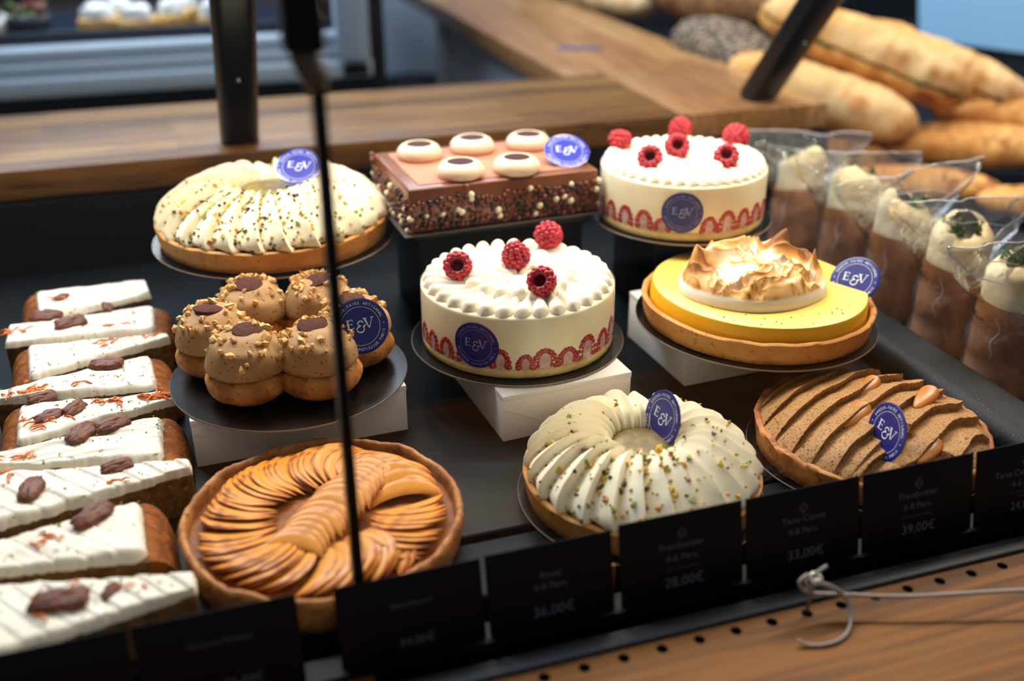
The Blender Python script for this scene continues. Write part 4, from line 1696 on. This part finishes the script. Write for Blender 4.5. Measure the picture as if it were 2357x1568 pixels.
# ------------------------------------------------------------------ wraps in cellophane
def wrap(x, y, z0, h, seed, lab, blab, rx=.033, bw=.062, bt=.060, tiltz=0, btilt=0.0, green='leaf'):
    random.seed(seed)
    t = thing('wrap_sandwich', lab, 'wrap sandwich', (x, y, z0), (0, 0, 0), 'wraps standing in a row')
    mb = MB()
    mb.grid(lambda u, v: ((rx * (1 + .03 * noise.noise(Vector((cos(2 * pi * u) * 1.5, sin(2 * pi * u) * 1.5, v * 2 + seed))))) * cos(2 * pi * u), rx * .92 * (1 + .03 * noise.noise(Vector((cos(2 * pi * u) * 1.5, v * 2, seed)))) * sin(2 * pi * u), lerp(0, h + .006 * cos(2 * pi * u + seed), v)), 40, 14, cu=True)
    mb.disc((0, 0), rx * .9, .001)
    mb.build('paper_sleeve', m_kraft, t)
    mb = MB()
    th = .046

    def tf_(u, v):
        a = 2 * pi * u
        rr = (rx - .002) * (1 - .05 * v) * (1 + .06 * noise.noise(Vector((cos(a), sin(a), v + seed))))
        if v > .7:
            rr *= 1 - (v - .7) / .3 * .52
        z = lerp(h - .02, h + th, min(1, v / .85)) + .012 * cos(a + seed * 1.3) * v + .004 * noise.noise(Vector((cos(a) * 2, sin(a) * 2, v * 3 + seed)))
        return (rr * cos(a), rr * sin(a) * .9, z)
    mb.grid(tf_, 44, 20, cu=True)
    mb.build('tortilla', m_tort, t)
    mb = MB()
    for k in range(16):
        a = random.uniform(0, 2 * pi)
        c = Vector((rx * .55 * cos(a), rx * .5 * sin(a), h + th + random.uniform(-.010, .004)))
        w, l = random.uniform(.004, .009), random.uniform(.008, .016)
        e = Euler((random.uniform(-1, 1), random.uniform(-1, 1), random.uniform(0, 6))).to_matrix().to_4x4()
        mb.grid(lambda u, v: (l * (u - .5), w * (v - .5) * sin(pi * min(1, max(0, u))) ** .5, .003 * sin(u * 9 + k) + .002 * cos(v * 11)), 7, 5, mat=Matrix.Translation(c) @ e)
    mb.build('salad_leaves', m_green, t)
    # bag
    b = thing('cellophane_bag', blab, 'bag', (x, y, z0), (0, 0, rad(btilt)), 'cellophane bags round the wraps')
    mb = MB()
    bh = h + th + bt

    def bf(u, v):
        a = 2 * pi * u
        k = max(0, (v - .45) / .55)
        k = k * k * (3 - 2 * k)
        ex = lerp(rx + .003, bw, k)
        ey = lerp(rx + .001, .0012, k)
        sq = abs(cos(a)) ** .8 * (1 if cos(a) > 0 else -1)
        px_, py_, pz_ = ex * sq, ey * sin(a), v * bh
        c = noise.noise(Vector((px_ * 32, v * 4.5 + seed * 2, 3 * (sin(a) > 0)))) 
        c2 = 1 - abs(noise.noise(Vector((px_ * 22 + v * 3, v * 6, seed)))) * 3
        am = .006 * (.35 + k)
        py_ += am * c + .004 * k * c2
        px_ += .004 * noise.noise(Vector((v * 7, seed, 1)))
        pz_ += (tiltz * px_ + .004 * noise.noise(Vector((px_ * 20, seed, 9)))) * v
        return (px_, py_, pz_)
    mb.grid(bf, 72, 46, cu=True)
    mb.build('film', m_cello, b)
    mb = MB()
    mb.tube([Vector(bf(.5 + .5 * i / 30, 1)) + Vector((0, 0, 0)) for i in range(31)], .0008, 6)
    for (u0, v0, u1, v1) in ((.52, .97, .70, .74), (.98, .96, .78, .72), (.62, .92, .88, .80), (.60, .55, .58, .25), (.90, .5, .86, .2)):  # whitish tubes paint highlights along the creases, besides the real sealed top
        mb.tube([Vector(bf(lerp(u0, u1, i / 12) + .01 * sin(i * .9 + seed), lerp(v0, v1, i / 12))) + Vector((0, -.0006, 0)) for i in range(13)], [.0002 + .0006 * sin(pi * i / 12) for i in range(13)], 5)
    mb.build('sealed_edge_glints', m_celle, b)


wrap(.838, 1.225, -.03, .105, 1, 'wrap standing farthest back, beside the back raspberry cake', 'cellophane bag round the rearmost wrap', rx=.037, bt=.030, bw=.110, tiltz=-.10)
wrap(.846, 1.110, -.03, .108, 2, 'second wrap from the back', 'crumpled cellophane bag round the second wrap from the back', rx=.037, bt=.028, bw=.100, tiltz=-.1)
wrap(.843, 1.003, -.03, .106, 3, 'middle wrap of the row, right of the lemon tart', 'cellophane bag with an upturned right corner round the middle wrap', rx=.038, bt=.036, bw=.104, tiltz=.08)
wrap(.842, .900, -.03, .108, 4, 'wrap with salad showing, second from the front', 'cellophane bag round the second wrap from the front', rx=.038, bt=.030, bw=.102, tiltz=-.04)
wrap(.836, .800, -.03, .108, 5, 'frontmost wrap at the right edge of the picture', 'cellophane bag round the frontmost wrap', rx=.038, bt=.016, bw=.098, tiltz=-.04)
bt_ = thing('sandwich_bin', 'dark tray holding the row of wraps, right of the speckled rail', 'tray', (0, 0, 0))
MB().rbox(.765, .96, .62, 1.36, -.045, -.031, .003).rbox(.950, .956, .62, 1.36, -.031, .03, .001).build('tray_pan', m_blackm, bt_, angle=40)


# ------------------------------------------------------------------ bread display
bd = thing('bread_shelf', 'dark shelf under the heaps of bread and baguettes', 'shelf', (0, 0, 0))
MB().box(1.01, 3.2, .7, 3.6, -.06, -.03).build('shelf_board', m_navy, bd, smooth=False)
MB().box(1.01, 3.2, .7, .72, FZ, -.06).box(1.01, 1.03, .72, 3.6, FZ, -.06).build('shelf_base', m_blackm, bd, smooth=False)


def loaf(name, label, cat, c, L, R, rz, pitch, mat, seed, lumps=.12, taper=2.4, slash=0, flat=.8, group=None, roll=0, split=False, bend=0):
    t = thing(name, label, cat, c, (0, 0, 0), group)
    rot = (Matrix.Rotation(rad(rz), 4, 'Z') @ Matrix.Rotation(rad(-pitch), 4, 'Y') @ Matrix.Rotation(rad(roll), 4, 'X')).to_euler()

    def surf(u, v, s=1, gap=0):
        a = 2 * pi * u
        x = (v * 2 - 1)
        r = R * max(0, 1 - abs(x) ** taper) ** .5
        k = 1 + lumps * noise.noise(Vector((x * L / R * .6, cos(a) * .9 + seed, sin(a) * .9))) + .05 * noise.noise(Vector((x * 9, cos(a) * 3, seed)))
        y, z = r * k * cos(a), r * k * sin(a) * flat
        if slash and z > 0:
            q = x * slash * .5 + y / R * .5
            f = q - math.floor(q)
            z += -R * .22 * math.exp(-((f - .5) / .11) ** 2) * max(0, 1 - abs(y / R) * 1.4) + R * .08 * math.exp(-((f - .36) / .06) ** 2) * max(0, 1 - abs(y / R) * 1.4)
        y += bend * x * x
        return (x * L / 2, y, z)
    if not split:
        MB().grid(surf, 44, 70, cu=True).build('crust', mat, t, rot=rot)
        return t
    mb = MB()
    mb.grid(lambda u, v: (lambda p: (p[0], p[1], (max(p[2], -R * .05) * 1.05 + R * .10)))(surf(u, v)), 44, 70, cu=True)
    mb.build('top_half', mat, t, rot=rot)
    mb = MB()
    mb.grid(lambda u, v: (lambda p: (p[0], p[1] * 1.02, min(p[2], R * .02) - R * .08))(surf(u, v)), 44, 70, cu=True)
    mb.build('bottom_half', m_bread2, t, rot=rot)
    random.seed(seed)
    mb = MB()
    for k in range(26):
        x = random.uniform(-.48, .48) * L
        sgn = random.choice((-1, -1, 1))
        rr = R * max(0, 1 - abs(2 * x / L) ** taper) ** .5
        cc_ = Vector((x, sgn * rr * random.uniform(.8, 1.05), random.uniform(-.004, .003)))
        e = Euler((random.uniform(-.5, .5), random.uniform(-.5, .5), random.uniform(0, 6))).to_matrix().to_4x4()
        mb.grid(lambda u, v: (.018 * (u - .5), .012 * (v - .5), .003 * sin(u * 8 + k)), 6, 5, mat=Matrix.Translation(cc_) @ e)
    mb.build('salad_leaves', m_green, t, rot=rot)
    return t


def between(name, label, cat, p0, p1, R, mat, seed, **k):
    a, b = Vector(p0), Vector(p1)
    d = b - a
    return loaf(name, label, cat, (a + b) / 2, d.length, R, math.degrees(math.atan2(d.y, d.x)), math.degrees(math.asin(d.z / d.length)), mat, seed, **k)


GB = 'filled baguettes heaped on the bread shelf'
between('baguette_sandwich', 'pale smooth filled baguette lying nearest the slanted post', 'sandwich', (1.00, 1.735, .140), (1.235, 1.475, .062), .057, m_bread, 3, flat=.85, group=GB, lumps=.10, taper=3.6)
between('baguette_sandwich', 'long split baguette on top of the heap, behind the pale smooth one', 'sandwich', (1.09, 1.79, .228), (1.345, 1.485, .108), .056, m_bread, 5, flat=.85, split=True, group=GB, taper=3.4, slash=3)
between('baguette_sandwich', 'rightmost filled baguette with salad at its end', 'sandwich', (1.26, 1.75, .182), (1.505, 1.510, .072), .053, m_bread, 8, flat=.85, split=True, group=GB, taper=3.2, slash=3)
between('baguette_sandwich', 'baguette lying underneath, beside the corner of the worktop', 'sandwich', (1.05, 1.66, .030), (1.22, 1.49, -.010), .038, m_bread2, 11, flat=.8, group=GB)
between('baguette_sandwich', 'baguette hidden low under the long split one', 'sandwich', (1.17, 1.68, .050), (1.35, 1.47, .00), .040, m_bread2, 13, flat=.8, group=GB)
GR = 'golden rolls at the right edge'
between('bread_roll', 'golden brown roll at the right edge above the cellophane bags', 'bread roll', (1.21, 1.56, .02), (1.50, 1.36, .03), .055, m_bread2, 17, flat=.7, slash=2, group=GR)
between('bread_roll', 'golden brown roll just under the rightmost baguette tip', 'bread roll', (1.36, 1.60, .06), (1.62, 1.42, .05), .055, m_bread2, 19, flat=.7, slash=2, group=GR)
between('bread_roll', 'flat golden roll behind the bags with salad peeping out', 'bread roll', (1.07, 1.44, .000), (1.28, 1.30, .000), .045, m_bread2, 23, flat=.6, slash=2, group=GR)
between('bread_roll', 'low golden roll behind the bags at the right edge', 'bread roll', (1.20, 1.27, .002), (1.45, 1.12, .002), .048, m_bread2, 29, flat=.6, slash=2, group=GR)
between('seeded_loaf', 'dark seeded loaf beside the side worktop', 'loaf', (1.045, 2.02, .150), (1.065, 1.66, .130), .072, m_seed, 31, flat=.8, lumps=.08)
between('rustic_loaf', 'brown rustic loaf behind the dark seeded loaf', 'loaf', (1.10, 2.30, .215), (1.19, 1.84, .215), .080, m_seed2, 33, flat=.8, lumps=.12)
between('rustic_loaf', 'light brown rustic loaf farthest from the baguettes', 'loaf', (1.22, 2.60, .26), (1.32, 2.12, .24), .085, m_seed2, 36, flat=.8, lumps=.12)
between('floured_loaf', 'pale floured loaf at the top of the picture beside the worktop', 'loaf', (1.06, 2.75, .17), (1.09, 2.28, .165), .070, m_flour, 35, flat=.8, lumps=.1)
ch = thing('open_sandwich', 'open toasted sandwich with yellow and pink filling behind the baguettes', 'sandwich', (1.30, 1.71, .165), (rad(35), rad(5), rad(-25)))
mb = MB()
mb.grid(lambda u, v: (.075 * sin(pi * v) ** .5 * cos(2 * pi * u), .050 * sin(pi * v) ** .5 * sin(2 * pi * u), .012 - .012 * cos(pi * v) + .004 * noise.noise(Vector((cos(2 * pi * u) * 3, sin(2 * pi * u) * 3, v)))), 40, 16, cu=True)
mb.build('toast', m_bread, ch)
MB().rbox(-.06, .06, -.045, -.035, -.04, .012, .004).build('pink_filling', m_ham, ch)
MB().rbox(-.05, .05, -.040, -.02, .012, .030, .006).build('yellow_filling', M('egg_filling', 'e2bd5c', .5), ch)

bp_ = thing('blue_panel', 'large light blue panel at the upper right of the picture', 'panel', (1.59, 1.945, .12), (0, 0, 0))
mb = MB()
d_ = Vector((.10, -.21, 0)).normalized()
n_ = Vector((.21, .10, 0)).normalized() * .014
u_ = Vector((-.05, .02, .30))
P_ = [Vector((0, 0, 0)), d_ * .62, d_ * .62 + u_, u_]
mb.add(P_ + [p + n_ for p in P_], [(0, 1, 2, 3), (7, 6, 5, 4), (0, 4, 5, 1), (1, 5, 6, 2), (2, 6, 7, 3), (3, 7, 4, 0)])
mb.build('panel_board', m_bluep, bp_, smooth=False)
nb = thing('navy_cabinet', 'dark navy cabinet below the light blue panel', 'cabinet', (0, 0, 0))
mb = MB()
A_ = Vector((1.60, 1.945, -.029)) + n_
h_ = Vector((0, 0, .147))
B_ = A_ + d_ * .62
C_ = B_ + Vector((.5, .24, 0))
D_ = A_ + Vector((.5, .24, 0))
mb.add([A_, B_, C_, D_, A_ + h_, B_ + h_, C_ + h_, D_ + h_], [(3, 2, 1, 0), (4, 5, 6, 7), (0, 1, 5, 4), (1, 2, 6, 5), (2, 3, 7, 6), (3, 0, 4, 7)])
mb.build('cabinet_body', m_navy, nb, smooth=False)
MB().rbox(1.05, 3.1, 3.05, 3.10, -.03, .45, .004).build('rear_panel', m_navy, nb, angle=40)
MB().rbox(1.30, 1.85, 2.60, 2.63, .10, .125, .002).build('slate_rail', m_slate, nb, angle=40)

# ------------------------------------------------------------------ refrigerated display behind
fr = thing('refrigerated_display', 'grey-blue framed refrigerated display behind the worktop', 'refrigerator')
mb = MB()
mb.rbox(-1.4, .415, 2.20, 2.26, .062, .100, .006).rbox(-1.4, .412, 2.212, 2.27, .100, .125, .004).rbox(-1.4, .410, 2.222, 2.28, .125, .152, .006)
mb.rbox(.345, .412, 2.20, 2.26, .062, .62, .006).rbox(.360, .395, 2.19, 2.21, .10, .62, .004)
mb.rbox(-.40, -.33, 2.20, 2.26, .062, .62, .006)
mb.build('frame', m_fframe, fr, angle=40)
MB().box(-1.4, .44, 2.24, 3.0, FZ, .062).box(.415, .445, 2.21, 3.0, FZ, .70).box(-1.4, .44, 2.98, 3.0, .078, .70).box(-1.4, .44, 2.24, 3.0, .62, .66).build('cabinet_body', m_black, fr, smooth=False)
MB().rbox(-1.38, .34, 2.32, 2.90, .140, .150, .003).rbox(-1.38, .34, 2.31, 2.32, .120, .170, .002).build('shelf', m_fdark, fr, angle=40)
MB().box(-1.38, .345, 2.232, 2.236, .15, .62).build('door_glass', m_glass, fr, smooth=False)

GF = 'pastries on the refrigerated shelf'
m_icing = M('white_icing', 'e6ebee', .4, 'cfd8dc', 30)
m_cakey = M('yellow_pastry', 'cfa85a', .6, 'b98c3c', 30)
random.seed(2)
for i, (x, y, w, lab) in enumerate([(-.125, 2.42, .065, 'white iced pastry on the refrigerated shelf, nearest the salad'), (-.045, 2.38, .060, 'white iced pastry in the middle of the refrigerated shelf'),
                                    (.025, 2.43, .055, 'brown and white pastry on the refrigerated shelf'), (.105, 2.38, .050, 'white peaked pastry beside the round black post'), (-.08, 2.52, .06, 'white iced pastry in the second row of the refrigerated shelf'), (.06, 2.53, .06, 'white pastry farthest right in the second row of the refrigerated shelf'), (.305, 2.36, .04, 'small dark pastry seen right of the round black post')]):
    t = thing('pastry', lab, 'pastry', (x, y, .1502), (0, 0, rad(i * 23)), GF)
    MB().rbox(-w * .62, w * .62, -w * .5, w * .5, 0, .028, .006).build('base', m_cakey, t, angle=60)
    MB().grid(lambda u, v: (w * .55 * cos(2 * pi * u) * cos(v * pi / 2) ** .5, w * .45 * sin(2 * pi * u) * cos(v * pi / 2) ** .5 if v < 1 else 0, .027 + .030 * sin(v * pi / 2) * (1 + .3 * noise.noise(Vector((u * 5, v * 3, i))))), 28, 12, cu=True).build('icing', m_icing, t)
for i, (x, y, lab, leafy) in enumerate([(-.265, 2.40, 'salad bowl with a red and green filling at the upper left corner', 1), (-.345, 2.38, 'red fruit bowl at the left edge behind the glass', 0)]):
    t = thing('salad_bowl', lab, 'bowl', (x, y, .1502), (0, 0, 0), 'bowls on the refrigerated shelf')
    MB().lathe([(.0001, .002), (.035, .002), (.05, .02), (.058, .045), (.056, .045), (.048, .02), (.0001, .01)], 40).build('bowl', m_icing if not leafy else m_fdark, t)
    mb = MB()
    for k in range(34):
        a, rr = random.uniform(0, 6.28), random.uniform(0, .045)
        mb.ball((rr * cos(a), rr * sin(a), .045 + random.uniform(-.003, .02)), random.uniform(.007, .013), random.choice((0, 0, 1) if leafy else (1, 1, 2)), 1, (1, 1, .6))
    f_ = mb.build('filling', [m_green, M('red_fruit%d' % i, '7c1c30', .4), m_icing], t)
    f_['kind'] = 'stuff'

bn = thing('waste_bin', 'dark grey bin standing behind the worktop beside the refrigerated display', 'bin', (.78, 3.35, FZ))
MB().lathe([(.0001, 0), (.13, 0), (.16, .60), (.166, .61), (.166, .64), (.15, .645), (.15, .60), (.0001, .58)], 48).build('bin_body', m_bin, bn, angle=40)
